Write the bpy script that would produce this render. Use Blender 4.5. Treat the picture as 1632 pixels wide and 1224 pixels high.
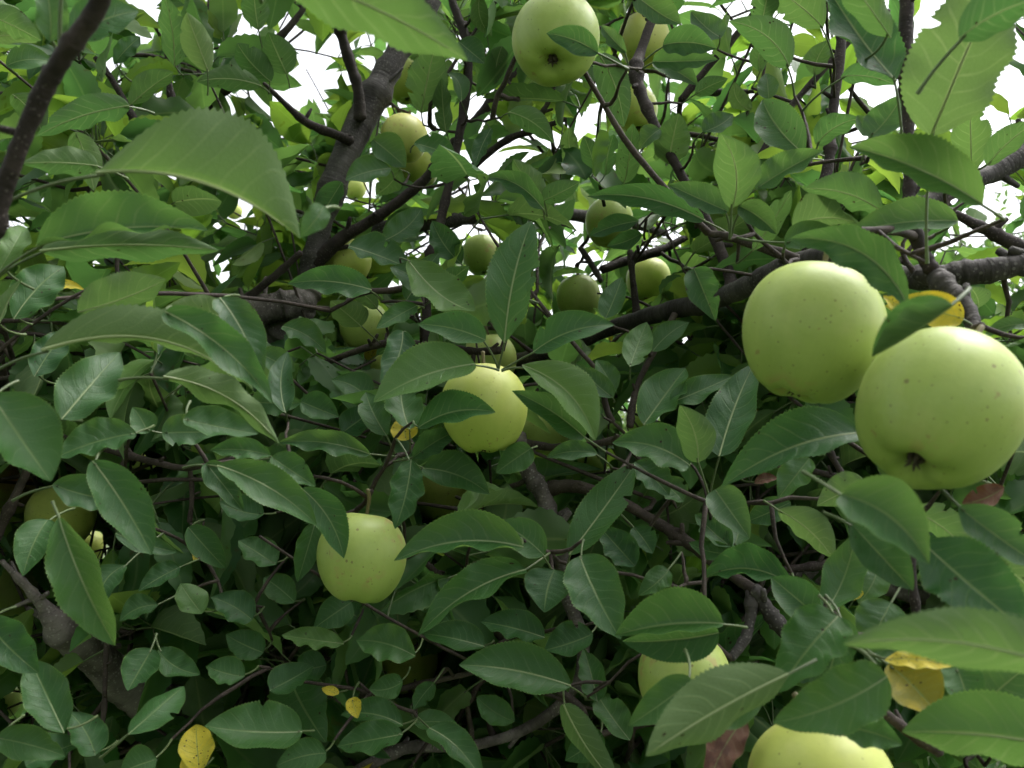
import bpy, math, random
import numpy as np

random.seed(11)
RNG = np.random.default_rng(20)
scene = bpy.context.scene
for o in list(bpy.data.objects):
    bpy.data.objects.remove(o)

# ------------------------------------------------------------------ camera
CAM_POS = np.array((0.0, 0.0, 1.6))
PITCH = math.radians(8.0)
HFOV = math.radians(62.0)
FPX = 816.0 / math.tan(HFOV / 2)            # focal length in photograph pixels
cam_d = bpy.data.cameras.new('camera')
cam_d.sensor_width = 36.0
cam_d.lens = 18.0 / math.tan(HFOV / 2)
cam_d.clip_start = 0.01
cam_d.clip_end = 2000.0
cam_d.dof.use_dof = True
cam_d.dof.focus_distance = 0.74
cam_d.dof.aperture_fstop = 13.0
cam = bpy.data.objects.new('camera', cam_d)
scene.collection.objects.link(cam)
cam.location = CAM_POS
cam.rotation_euler = (math.pi / 2 + PITCH, 0, 0)
scene.camera = cam
FWD = np.array((0, math.cos(PITCH), math.sin(PITCH)))
UPV = np.array((0, -math.sin(PITCH), math.cos(PITCH)))
RGT = np.array((1.0, 0, 0))


def P(px, py, d):
    """point of the place that stands d metres in front of the lens"""
    return CAM_POS + d * (FWD + RGT * (px - 816.0) / FPX - UPV * (py - 612.0) / FPX)


def project(p):
    q = p - CAM_POS
    d = q @ FWD
    return 816 + FPX * (q @ RGT) / d, 612 - FPX * (q @ UPV) / d, d


# ------------------------------------------------------------------ sky, sun, exposure
SUN_EL, SUN_AZ = math.radians(62), math.radians(62)      # high, beyond the tree and to the right
world = bpy.data.worlds.new('World')
scene.world = world
world.use_nodes = True
wn, wl = world.node_tree.nodes, world.node_tree.links
wn.clear()
w_out = wn.new('ShaderNodeOutputWorld')
w_bg = wn.new('ShaderNodeBackground')
w_sky = wn.new('ShaderNodeTexSky')
w_sky.sky_type = 'NISHITA'
w_sky.sun_disc = False
w_sky.sun_elevation = SUN_EL
w_sky.sun_rotation = SUN_AZ
w_sky.air_density = 1.0
w_sky.dust_density = 3.0
w_hsv = wn.new('ShaderNodeHueSaturation')      # closed cloud cover: nearly colourless
w_hsv.inputs['Saturation'].default_value = 0.16
w_bg.inputs['Strength'].default_value = 0.13
wl.new(w_sky.outputs[0], w_hsv.inputs['Color'])
wl.new(w_hsv.outputs[0], w_bg.inputs['Color'])
wl.new(w_bg.outputs[0], w_out.inputs['Surface'])

sun_d = bpy.data.lights.new('sun', 'SUN')
sun_d.energy = 1.3
sun_d.angle = math.radians(40)
sun_d.color = (1.0, 0.97, 0.92)
sun = bpy.data.objects.new('sun', sun_d)
scene.collection.objects.link(sun)
sd = np.array((math.sin(SUN_AZ) * math.cos(SUN_EL), math.cos(SUN_AZ) * math.cos(SUN_EL), math.sin(SUN_EL)))
from mathutils import Vector
sun.rotation_euler = Vector(sd).to_track_quat('Z', 'Y').to_euler()

scene.view_settings.view_transform = 'Standard'
scene.view_settings.look = 'None'
scene.view_settings.exposure = 1.68
scene.view_settings.gamma = 1.0
scene.view_settings.use_curve_mapping = False
scene.render.engine = 'CYCLES'
scene.cycles.use_denoising = True
scene.cycles.max_bounces = 5
scene.cycles.diffuse_bounces = 3
scene.cycles.glossy_bounces = 2
scene.cycles.transmission_bounces = 4
scene.cycles.use_adaptive_sampling = True
scene.cycles.adaptive_threshold = 0.04
scene.cycles.sample_clamp_indirect = 8.0


# ------------------------------------------------------------------ material helpers
class NT:
    def __init__(s, name):
        s.mat = bpy.data.materials.new(name)
        s.mat.use_nodes = True
        s.n, s.l = s.mat.node_tree.nodes, s.mat.node_tree.links
        s.n.clear()

    def node(s, typ, **kw):
        nd = s.n.new(typ)
        for k, v in kw.items():
            if hasattr(nd, k) and k not in nd.inputs:
                setattr(nd, k, v)
            else:
                s.set(nd.inputs[k], v)
        return nd

    def set(s, sock, v):
        if isinstance(v, bpy.types.NodeSocket):
            s.l.new(v, sock)
        elif v is not None:
            if isinstance(v, tuple) and len(v) == 3 and sock.type == 'RGBA':
                v = v + (1.0,)
            sock.default_value = v

    def m(s, op, a, b=None, c=None, clamp=False):
        nd = s.n.new('ShaderNodeMath')
        nd.operation = op
        nd.use_clamp = clamp
        for i, v in enumerate((a, b, c)):
            if v is not None:
                s.set(nd.inputs[i], v)
        return nd.outputs[0]

    def mix(s, f, a, b, blend='MIX'):
        nd = s.n.new('ShaderNodeMix')
        nd.data_type = 'RGBA'
        nd.blend_type = blend
        s.set(nd.inputs[0], f)
        s.set(nd.inputs[6], a)
        s.set(nd.inputs[7], b)
        return nd.outputs[2]

    def fmix(s, f, a, b):
        nd = s.n.new('ShaderNodeMix')
        nd.data_type = 'FLOAT'
        s.set(nd.inputs[0], f)
        s.set(nd.inputs[2], a)
        s.set(nd.inputs[3], b)
        return nd.outputs[0]

    def step(s, x, lo, hi):
        nd = s.n.new('ShaderNodeMapRange')
        nd.interpolation_type = 'SMOOTHSTEP'
        s.set(nd.inputs[0], x)
        nd.inputs[1].default_value = lo
        nd.inputs[2].default_value = hi
        nd.inputs[3].default_value = 0
        nd.inputs[4].default_value = 1
        return nd.outputs[0]

    def noise(s, vec, scale, detail=3.0, rough=0.55):
        nd = s.node('ShaderNodeTexNoise')
        s.set(nd.inputs['Vector'], vec)
        nd.inputs['Scale'].default_value = scale
        nd.inputs['Detail'].default_value = detail
        nd.inputs['Roughness'].default_value = rough
        return nd.outputs[0]

    def rnd(s):
        a = s.node('ShaderNodeAttribute', attribute_name='rnd')
        o = s.node('ShaderNodeObjectInfo')
        return s.m('FRACT', s.m('ADD', a.outputs['Fac'], o.outputs['Random']))

    def out(s, shader):
        o = s.node('ShaderNodeOutputMaterial')
        s.l.new(shader, o.inputs['Surface'])
        return s.mat


def leaf_material(name, top_a, top_b, under_a, under_b, trans_a, trans_b, spots=0.3, spot_col=(0.035, 0.018, 0.008),
                  patch_col=None, patch=0.0, rough=0.42, trans=0.25, spot_lo=0.46):
    t = NT(name)
    r = t.rnd()
    r2 = t.m('FRACT', t.m('MULTIPLY', r, 7.31))
    r3 = t.m('FRACT', t.m('MULTIPLY', r, 13.77))
    uv = t.node('ShaderNodeUVMap', uv_map='leaf_uv')
    sx = t.node('ShaderNodeSeparateXYZ')
    t.l.new(uv.outputs[0], sx.inputs[0])
    s = t.m('SUBTRACT', t.m('MULTIPLY', sx.outputs[0], 2.0), 1.0)
    v = sx.outputs[1]
    a = t.m('ABSOLUTE', s)
    # flat leaf coordinates, different for each leaf
    cmb = t.node('ShaderNodeCombineXYZ')
    t.set(cmb.inputs[0], t.m('MULTIPLY', s, 0.3))
    t.set(cmb.inputs[1], v)
    t.set(cmb.inputs[2], t.m('MULTIPLY', r, 37.0))
    co = cmb.outputs[0]
    # veins
    mid = t.m('SUBTRACT', 1.0, t.step(a, 0.02, 0.055))
    q = t.m('SUBTRACT', v, t.m('MULTIPLY', t.m('POWER', a, 1.25), 0.2))
    q = t.m('ADD', t.m('MULTIPLY', q, 8.5), t.m('MULTIPLY', t.m('GREATER_THAN', s, 0.0), 0.43))
    q = t.m('ADD', q, t.m('MULTIPLY', t.noise(co, 5.0, 0.0), 0.9))
    q = t.m('ABSOLUTE', t.m('SUBTRACT', t.m('FRACT', q), 0.5))
    side = t.m('MULTIPLY', t.m('SUBTRACT', 1.0, t.step(q, 0.03, 0.10)), t.m('SUBTRACT', 1.0, t.step(a, 0.7, 1.0)))
    side = t.m('MULTIPLY', side, t.m('ADD', 0.35, t.m('MULTIPLY', t.step(t.noise(co, 3.5, 1.0), 0.35, 0.65), 0.65)))
    vor = t.node('ShaderNodeTexVoronoi', feature='DISTANCE_TO_EDGE')
    t.set(vor.inputs['Vector'], co)
    vor.inputs['Scale'].default_value = 34.0
    net = t.m('SUBTRACT', 1.0, t.step(vor.outputs['Distance'], 0.0, 0.14))
    # colours
    mott = t.noise(co, 6.0, 2.0, 0.6)
    gt = t.node('ShaderNodeNewGeometry')
    bf = gt.outputs['Backfacing']
    top = t.mix(r, top_a, top_b)
    top = t.mix(t.m('MULTIPLY', t.step(mott, 0.35, 0.75), 0.45), top, t.mix(0.6, top, top_b))
    top = t.mix(t.m('MULTIPLY', mid, 0.55), top, (0.17, 0.25, 0.09))
    top = t.mix(t.m('MULTIPLY', side, 0.20), top, (0.10, 0.18, 0.06))
    top = t.mix(t.m('MULTIPLY', net, 0.10), top, (0.09, 0.16, 0.05))
    und = t.mix(r3, under_a, under_b)
    und = t.mix(t.m('MULTIPLY', mid, 0.75), und, (0.28, 0.36, 0.15))
    und = t.mix(t.m('MULTIPLY', side, 0.30), und, (0.22, 0.30, 0.13))
    und = t.mix(t.m('MULTIPLY', net, 0.18), und, (0.06, 0.11, 0.04))
    edge = t.step(a, 0.94, 0.99)
    top = t.mix(t.m('MULTIPLY', edge, 0.45), top, (0.19, 0.28, 0.07))
    col = t.mix(bf, top, und)
    tr = t.mix(r2, trans_a, trans_b)
    tr = t.mix(t.m('MULTIPLY', t.m('MAXIMUM', mid, t.m('MULTIPLY', side, 0.45)), 0.8), tr, (0.42, 0.52, 0.20))
    if patch > 0:
        pm = t.m('MULTIPLY', t.step(t.noise(co, 3.2, 4.0, 0.65), 0.50, 0.62), patch)
        col = t.mix(pm, col, patch_col)
        tr = t.mix(pm, tr, patch_col)
    # brown spots and bitten, dried rims
    sp = t.node('ShaderNodeTexVoronoi', feature='F1')
    t.set(sp.inputs['Vector'], co)
    sp.inputs['Scale'].default_value = 11.0
    fine = t.noise(co, 70.0, 1.0)
    szs = t.m('MULTIPLY', t.step(mott, spot_lo, spot_lo + 0.22), 0.24)
    sm = t.m('LESS_THAN', t.m('ADD', sp.outputs['Distance'], t.m('MULTIPLY', fine, 0.08)), szs)
    sm = t.m('MULTIPLY', sm, t.m('LESS_THAN', r2, spots))
    rim = t.m('MULTIPLY', t.step(t.m('ADD', a, t.m('MULTIPLY', mott, 0.75)), 1.40, 1.48), t.m('LESS_THAN', r3, 0.22))
    sm = t.m('MAXIMUM', sm, rim)
    col = t.mix(t.m('MULTIPLY', sm, 0.9), col, spot_col)
    tr = t.mix(t.m('MULTIPLY', sm, 0.9), tr, (0.03, 0.012, 0.004))
    # relief
    h = t.m('ADD', t.m('MULTIPLY', t.m('MAXIMUM', mid, t.m('MULTIPLY', side, 0.7)), -1.0), t.m('MULTIPLY', net, -0.3))
    bump = t.node('ShaderNodeBump')
    bump.inputs['Strength'].default_value = 0.5
    bump.inputs['Distance'].default_value = 0.0005
    t.l.new(h, bump.inputs['Height'])
    pr = t.node('ShaderNodeBsdfPrincipled')
    t.set(pr.inputs['Base Color'], col)
    t.set(pr.inputs['Roughness'], t.m('ADD', t.fmix(bf, rough, 0.62), t.m('MULTIPLY', t.m('SUBTRACT', mott, 0.5), 0.25)))
    t.set(pr.inputs['Specular IOR Level'], t.fmix(bf, 0.33, 0.16))
    t.l.new(bump.outputs[0], pr.inputs['Normal'])
    tl = t.node('ShaderNodeBsdfTranslucent')
    t.set(tl.inputs['Color'], tr)
    ms = t.node('ShaderNodeMixShader')
    ms.inputs[0].default_value = trans
    t.l.new(pr.outputs[0], ms.inputs[1])
    t.l.new(tl.outputs[0], ms.inputs[2])
    return t.out(ms.outputs[0])


M = {}
G_UA, G_UB = (0.080, 0.135, 0.060), (0.120, 0.175, 0.080)
G_TA, G_TB = (0.10, 0.26, 0.055), (0.21, 0.38, 0.075)
M['g'] = leaf_material('leaf_green', (0.016, 0.066, 0.019), (0.039, 0.110, 0.026), G_UA, G_UB, G_TA, G_TB, 0.45)
M['l'] = leaf_material('leaf_light_green', (0.050, 0.125, 0.030), (0.080, 0.160, 0.036), (0.105, 0.165, 0.070), (0.140, 0.200, 0.085),
                       (0.13, 0.28, 0.055), (0.20, 0.34, 0.08), 0.75)
M['y'] = leaf_material('leaf_yellow', (0.58, 0.47, 0.035), (0.62, 0.52, 0.05), (0.52, 0.43, 0.07), (0.57, 0.47, 0.08),
                       (0.62, 0.46, 0.03), (0.66, 0.50, 0.04), 1.1, (0.03, 0.015, 0.006), (0.30, 0.30, 0.04), 0.35, 0.45, 0.27, 0.30)
M['o'] = leaf_material('leaf_olive_yellow', (0.20, 0.19, 0.025), (0.28, 0.24, 0.03), (0.16, 0.17, 0.04), (0.22, 0.22, 0.05),
                       (0.34, 0.30, 0.02), (0.40, 0.34, 0.03), 1.1, (0.05, 0.028, 0.010), (0.50, 0.38, 0.03), 0.45, 0.45)
M['b'] = leaf_material('leaf_dead_brown', (0.10, 0.040, 0.025), (0.15, 0.07, 0.045), (0.16, 0.09, 0.06), (0.20, 0.12, 0.08),
                       (0.10, 0.03, 0.01), (0.12, 0.04, 0.02), 1.1, (0.02, 0.012, 0.008), (0.06, 0.022, 0.016), 0.7, 0.6, 0.15)


def simple_stem(name, a, b, rough=0.5):
    t = NT(name)
    r = t.rnd()
    g = t.node('ShaderNodeNewGeometry')
    c = t.mix(t.noise(g.outputs['Position'], 90.0), t.mix(r, a, b), b)
    p = t.node('ShaderNodeBsdfPrincipled')
    t.set(p.inputs['Base Color'], c)
    p.inputs['Roughness'].default_value = rough
    return t.out(p.outputs[0])


def mass_leaf_material(name, top_a, top_b, under_a, under_b, trans_a, trans_b, trans=0.36):
    """the same leaf for the small ones deep in the tree: colour and midrib only"""
    t = NT(name)
    r = t.rnd()
    r2 = t.m('FRACT', t.m('MULTIPLY', r, 7.31))
    uv = t.node('ShaderNodeUVMap', uv_map='leaf_uv')
    sx = t.node('ShaderNodeSeparateXYZ')
    t.l.new(uv.outputs[0], sx.inputs[0])
    a = t.m('ABSOLUTE', t.m('SUBTRACT', t.m('MULTIPLY', sx.outputs[0], 2.0), 1.0))
    mid = t.m('SUBTRACT', 1.0, t.step(a, 0.02, 0.09))
    bf = t.node('ShaderNodeNewGeometry').outputs['Backfacing']
    top = t.mix(t.m('MULTIPLY', mid, 0.5), t.mix(r, top_a, top_b), (0.17, 0.25, 0.09))
    und = t.mix(t.m('MULTIPLY', mid, 0.6), t.mix(r2, under_a, under_b), (0.28, 0.36, 0.15))
    pr = t.node('ShaderNodeBsdfPrincipled')
    cmb = t.node('ShaderNodeCombineXYZ')
    t.set(cmb.inputs[0], t.m('MULTIPLY', a, 0.3))
    t.set(cmb.inputs[1], sx.outputs[1])
    t.set(cmb.inputs[2], t.m('MULTIPLY', r, 37.0))
    mott = t.noise(cmb.outputs[0], 6.0, 1.0)
    col = t.mix(bf, top, und)
    col = t.mix(t.m('MULTIPLY', t.step(mott, 0.40, 0.75), 0.5), col, t.mix(0.5, col, top_b))
    spot = t.m('MULTIPLY', t.step(mott, 0.70, 0.73), t.m('LESS_THAN', r2, 0.3))
    col = t.mix(t.m('MULTIPLY', spot, 0.85), col, (0.06, 0.03, 0.012))
    t.set(pr.inputs['Base Color'], col)
    t.set(pr.inputs['Roughness'], t.m('ADD', t.fmix(bf, 0.40, 0.52), t.m('MULTIPLY', mott, 0.2)))
    t.set(pr.inputs['Specular IOR Level'], t.fmix(bf, 0.33, 0.16))
    tl = t.node('ShaderNodeBsdfTranslucent')
    t.set(tl.inputs['Color'], t.mix(r2, trans_a, trans_b))
    ms = t.node('ShaderNodeMixShader')
    ms.inputs[0].default_value = trans
    t.l.new(pr.outputs[0], ms.inputs[1])
    t.l.new(tl.outputs[0], ms.inputs[2])
    return t.out(ms.outputs[0])


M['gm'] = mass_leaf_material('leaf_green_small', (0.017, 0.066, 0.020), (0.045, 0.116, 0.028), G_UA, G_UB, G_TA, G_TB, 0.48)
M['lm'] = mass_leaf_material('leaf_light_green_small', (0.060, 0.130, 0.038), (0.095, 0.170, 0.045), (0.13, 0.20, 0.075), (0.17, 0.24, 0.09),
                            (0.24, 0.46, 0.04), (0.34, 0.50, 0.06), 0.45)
M['petiole'] = simple_stem('petiole_green', (0.055, 0.090, 0.030), (0.095, 0.130, 0.050))


def bark_material(name, dark, light, spot, scale=1.0):
    t = NT(name)
    g = t.node('ShaderNodeTexCoord')
    uv = t.node('ShaderNodeUVMap', uv_map='bark_uv')
    pos = g.outputs['Object']
    n1 = t.noise(pos, 38.0 * scale, 5.0, 0.65)
    n2 = t.noise(pos, 9.0 * scale, 3.0)
    # rings and cracks round the limb
    mp = t.node('ShaderNodeMapping')
    t.l.new(uv.outputs[0], mp.inputs['Vector'])
    mp.inputs['Scale'].default_value = (1.5, 60.0, 1.0)
    rings = t.noise(mp.outputs[0], 1.0, 4.0, 0.6)
    v = t.node('ShaderNodeTexVoronoi', feature='F1')
    t.set(v.inputs['Vector'], pos)
    v.inputs['Scale'].default_value = 260.0 * scale
    lent = t.m('MULTIPLY', t.m('LESS_THAN', v.outputs['Distance'], 0.24), t.m('GREATER_THAN', n2, 0.46))
    c = t.mix(t.step(n1, 0.35, 0.7), dark, light)
    c = t.mix(t.m('MULTIPLY', t.step(rings, 0.52, 0.62), 0.45), c, tuple(x * 0.55 for x in dark))
    c = t.mix(t.m('MULTIPLY', t.step(n2, 0.55, 0.7), 0.35), c, spot)
    c = t.mix(t.m('MULTIPLY', lent, 0.6), c, spot)
    h = t.m('ADD', t.m('MULTIPLY', n1, 1.0), t.m('MULTIPLY', rings, 0.9))
    h = t.m('ADD', h, t.m('MULTIPLY', lent, 0.35))
    b = t.node('ShaderNodeBump')
    b.inputs['Strength'].default_value = 0.8
    b.inputs['Distance'].default_value = 0.0025 / scale
    t.l.new(h, b.inputs['Height'])
    p = t.node('ShaderNodeBsdfPrincipled')
    t.set(p.inputs['Base Color'], c)
    p.inputs['Roughness'].default_value = 0.72
    p.inputs['Specular IOR Level'].default_value = 0.3
    t.l.new(b.outputs[0], p.inputs['Normal'])
    return t.out(p.outputs[0])


M['rib'] = simple_stem('leaf_rib_pale', (0.17, 0.23, 0.09), (0.26, 0.31, 0.15))
M['bark'] = bark_material('bark_grey', (0.026, 0.022, 0.021), (0.066, 0.058, 0.055), (0.15, 0.14, 0.13))
M['limb'] = bark_material('bark_grey_brightened', (0.066, 0.055, 0.050), (0.185, 0.160, 0.150), (0.29, 0.27, 0.25))  # lighter copy of the grey bark, its colour offsets the shade on these limbs
M['shoot'] = bark_material('bark_young_shoot', (0.020, 0.014, 0.013), (0.045, 0.032, 0.030), (0.12, 0.10, 0.09), 1.6)
M['twig'] = bark_material('bark_twig', (0.028, 0.020, 0.016), (0.065, 0.048, 0.040), (0.12, 0.10, 0.08), 1.8)


def apple_material(name, low, high, blush=0.0, blush_col=(0.60, 0.30, 0.16), blush_dir=(0, 0, 1)):
    t = NT(name)
    tc = t.node('ShaderNodeTexCoord')
    oi = t.node('ShaderNodeObjectInfo')
    off = t.node('ShaderNodeVectorMath', operation='ADD')
    t.l.new(tc.outputs['Object'], off.inputs[0])
    cx = t.node('ShaderNodeCombineXYZ')
    t.set(cx.inputs[0], t.m('MULTIPLY', oi.outputs['Random'], 9.0))
    t.l.new(cx.outputs[0], off.inputs[1])
    pos = off.outputs[0]
    n = t.noise(pos, 34.0, 4.0, 0.6)
    sx = t.node('ShaderNodeSeparateXYZ')
    t.l.new(tc.outputs['Object'], sx.inputs[0])
    z = t.m('DIVIDE', sx.outputs[2], 0.037)                    # -1 calyx .. 1 stem end
    c = t.mix(t.step(t.m('ADD', z, t.m('MULTIPLY', n, 2.4)), -0.2, 2.6), low, high)
    # meridional streaks
    ang = t.m('ARCTAN2', sx.outputs[1], sx.outputs[0])
    st = t.node('ShaderNodeCombineXYZ')
    t.set(st.inputs[0], t.m('MULTIPLY', ang, 7.0))
    t.set(st.inputs[1], t.m('MULTIPLY', z, 0.8))
    t.set(st.inputs[2], t.m('MULTIPLY', oi.outputs['Random'], 20.0))
    strk = t.noise(st.outputs[0], 1.0, 4.0, 0.6)
    c = t.mix(t.m('MULTIPLY', t.step(strk, 0.42, 0.75), 0.16), c, tuple(x * 1.08 for x in high))
    c = t.mix(t.m('MULTIPLY', t.step(t.noise(pos, 150.0, 3.0), 0.45, 0.8), 0.25), c, tuple(x * 0.8 for x in low))
    if blush > 0:
        dt = t.node('ShaderNodeVectorMath', operation='DOT_PRODUCT')
        t.l.new(tc.outputs['Object'], dt.inputs[0])
        dt.inputs[1].default_value = tuple(x / 0.037 for x in blush_dir)
        bm = t.step(t.m('ADD', dt.outputs['Value'], t.m('MULTIPLY', n, 0.5)), 0.45, 1.25)
        c = t.mix(t.m('MULTIPLY', bm, blush), c, blush_col)
    # green bowl of the stem and the calyx basin
    bowl = t.step(z, 0.55, 0.85)
    rad = t.m('SQRT', t.m('ADD', t.m('POWER', sx.outputs[0], 2.0), t.m('POWER', sx.outputs[1], 2.0)))
    c = t.mix(t.m('MULTIPLY', t.m('SUBTRACT', 1.0, t.step(rad, 0.002, 0.013)), 0.55), c, tuple(x * 0.62 for x in low))
    # lenticels and small russet marks
    v = t.node('ShaderNodeTexVoronoi', feature='F1')
    t.set(v.inputs['Vector'], pos)
    v.inputs['Scale'].default_value = 250.0
    dots = t.m('MULTIPLY', t.m('SUBTRACT', 1.0, t.step(v.outputs['Distance'], 0.10, 0.20)), t.step(v.outputs['Color'], 0.36, 0.70))
    c = t.mix(t.m('MULTIPLY', dots, 0.62), c, (0.13, 0.12, 0.035))
    v2 = t.node('ShaderNodeTexVoronoi', feature='F1')
    t.set(v2.inputs['Vector'], pos)
    v2.inputs['Scale'].default_value = 88.0
    big = t.m('MULTIPLY', t.m('LESS_THAN', t.m('ADD', v2.outputs['Distance'], t.m('MULTIPLY', t.noise(pos, 420.0, 1.0), 0.10)), 0.145), t.step(v2.outputs['Color'], 0.52, 0.56))
    c = t.mix(t.m('MULTIPLY', big, 0.7), c, (0.16, 0.12, 0.045))
    pink = t.m('MULTIPLY', t.step(t.noise(pos, 17.0, 2.0), 0.58, 0.70), t.step(t.noise(pos, 130.0, 2.0), 0.50, 0.62))
    c = t.mix(t.m('MULTIPLY', pink, 0.45), c, (0.42, 0.22, 0.12))
    scuff = t.m('MULTIPLY', t.step(t.noise(pos, 24.0, 3.0), 0.55, 0.72), 0.30)
    c = t.mix(scuff, c, (0.50, 0.50, 0.20))
    rus = t.step(t.noise(pos, 95.0, 3.0, 0.6), 0.68, 0.74)
    c = t.mix(t.m('MULTIPLY', rus, 0.55), c, (0.24, 0.15, 0.06))
    bmp = t.node('ShaderNodeBump')
    bmp.inputs['Strength'].default_value = 0.12
    bmp.inputs['Distance'].default_value = 0.0008
    t.l.new(t.m('ADD', t.noise(pos, 260.0, 2.0), t.m('MULTIPLY', n, 2.5)), bmp.inputs['Height'])
    p = t.node('ShaderNodeBsdfPrincipled')
    t.set(p.inputs['Base Color'], c)
    t.set(p.inputs['Roughness'], t.m('ADD', 0.34, t.m('MULTIPLY', n, 0.20)))
    p.inputs['Specular IOR Level'].default_value = 0.38
    p.inputs['Subsurface Weight'].default_value = 0.12
    p.inputs['Subsurface Radius'].default_value = (0.006, 0.005, 0.002)
    p.inputs['Subsurface Scale'].default_value = 1.0
    t.l.new(bmp.outputs[0], p.inputs['Normal'])
    return t.out(p.outputs[0])


M['a'] = apple_material('apple_skin_green', (0.27, 0.365, 0.078), (0.385, 0.465, 0.125))
M['ay'] = apple_material('apple_skin_yellow_green', (0.37, 0.46, 0.085), (0.51, 0.55, 0.135))
M['ap'] = apple_material('apple_skin_peach_blush', (0.48, 0.53, 0.13), (0.60, 0.57, 0.18), 0.5, (0.66, 0.42, 0.22), (-0.45, 0.0, 0.9))
M['ar'] = apple_material('apple_skin_red_blush', (0.38, 0.46, 0.10), (0.45, 0.48, 0.11), 0.75, (0.36, 0.09, 0.06), (0.8, -0.5, 0.3))
M['calyx'] = simple_stem('calyx_brown', (0.030, 0.022, 0.014), (0.075, 0.060, 0.035), 0.8)
M['stalk'] = simple_stem('apple_stalk_brown', (0.10, 0.075, 0.035), (0.14, 0.12, 0.05), 0.6)


# ------------------------------------------------------------------ mesh helpers
def new_mesh(name, co, faces_flat, loop_tot, mats, mat_idx=None, uvname=None, uv=None, rnd=None):
    """numpy arrays -> mesh; uv is one per vertex"""
    me = bpy.data.meshes.new(name)
    nv, nf = len(co), len(loop_tot)
    me.vertices.add(nv)
    me.vertices.foreach_set('co', np.ascontiguousarray(co, dtype=np.float32).ravel())
    me.loops.add(len(faces_flat))
    me.loops.foreach_set('vertex_index', faces_flat.astype(np.int32))
    me.polygons.add(nf)
    st = np.concatenate(([0], np.cumsum(loop_tot)[:-1])).astype(np.int32)
    me.polygons.foreach_set('loop_start', st)
    me.polygons.foreach_set('loop_total', loop_tot.astype(np.int32))
    me.polygons.foreach_set('use_smooth', np.ones(nf, dtype=bool))
    if mat_idx is not None:
        me.polygons.foreach_set('material_index', mat_idx.astype(np.int32))
    for m in mats:
        me.materials.append(m)
    if uv is not None:
        ul = me.uv_layers.new(name=uvname)
        ul.data.foreach_set('uv', np.ascontiguousarray(uv[faces_flat], dtype=np.float32).ravel())
    if rnd is not None:
        at = me.attributes.new('rnd', 'FLOAT', 'POINT')
        at.data.foreach_set('value', np.ascontiguousarray(rnd, dtype=np.float32))
    me.update()
    me.validate()
    return me


def link(name, me, parent=None, loc=None):
    o = bpy.data.objects.new(name, me)
    scene.collection.objects.link(o)
    if parent is not None:
        o.parent = parent
    if loc is not None:
        o.location = loc
    return o


def tag(o, label=None, category=None, group=None, kind=None):
    for k, v in (('label', label), ('category', category), ('group', group), ('kind', kind)):
        if v:
            o[k] = v


def nrm(v):
    return v / np.maximum(np.linalg.norm(v, axis=-1, keepdims=True), 1e-9)


def catmull(pts, n_per=6):
    p = np.asarray(pts, float)
    if len(p) < 3:
        n = n_per * 2
        return np.linspace(p[0], p[-1], n)
    q = np.vstack((2 * p[0] - p[1], p, 2 * p[-1] - p[-2]))
    out = []
    for i in range(1, len(q) - 2):
        for k in range(n_per):
            t = k / n_per
            out.append(0.5 * (2 * q[i] + (q[i + 1] - q[i - 1]) * t + (2 * q[i - 1] - 5 * q[i] + 4 * q[i + 1] - q[i + 2]) * t * t
                              + (3 * q[i] - q[i - 1] - 3 * q[i + 1] + q[i + 2]) * t ** 3))
    out.append(p[-1])
    return np.array(out)


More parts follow.
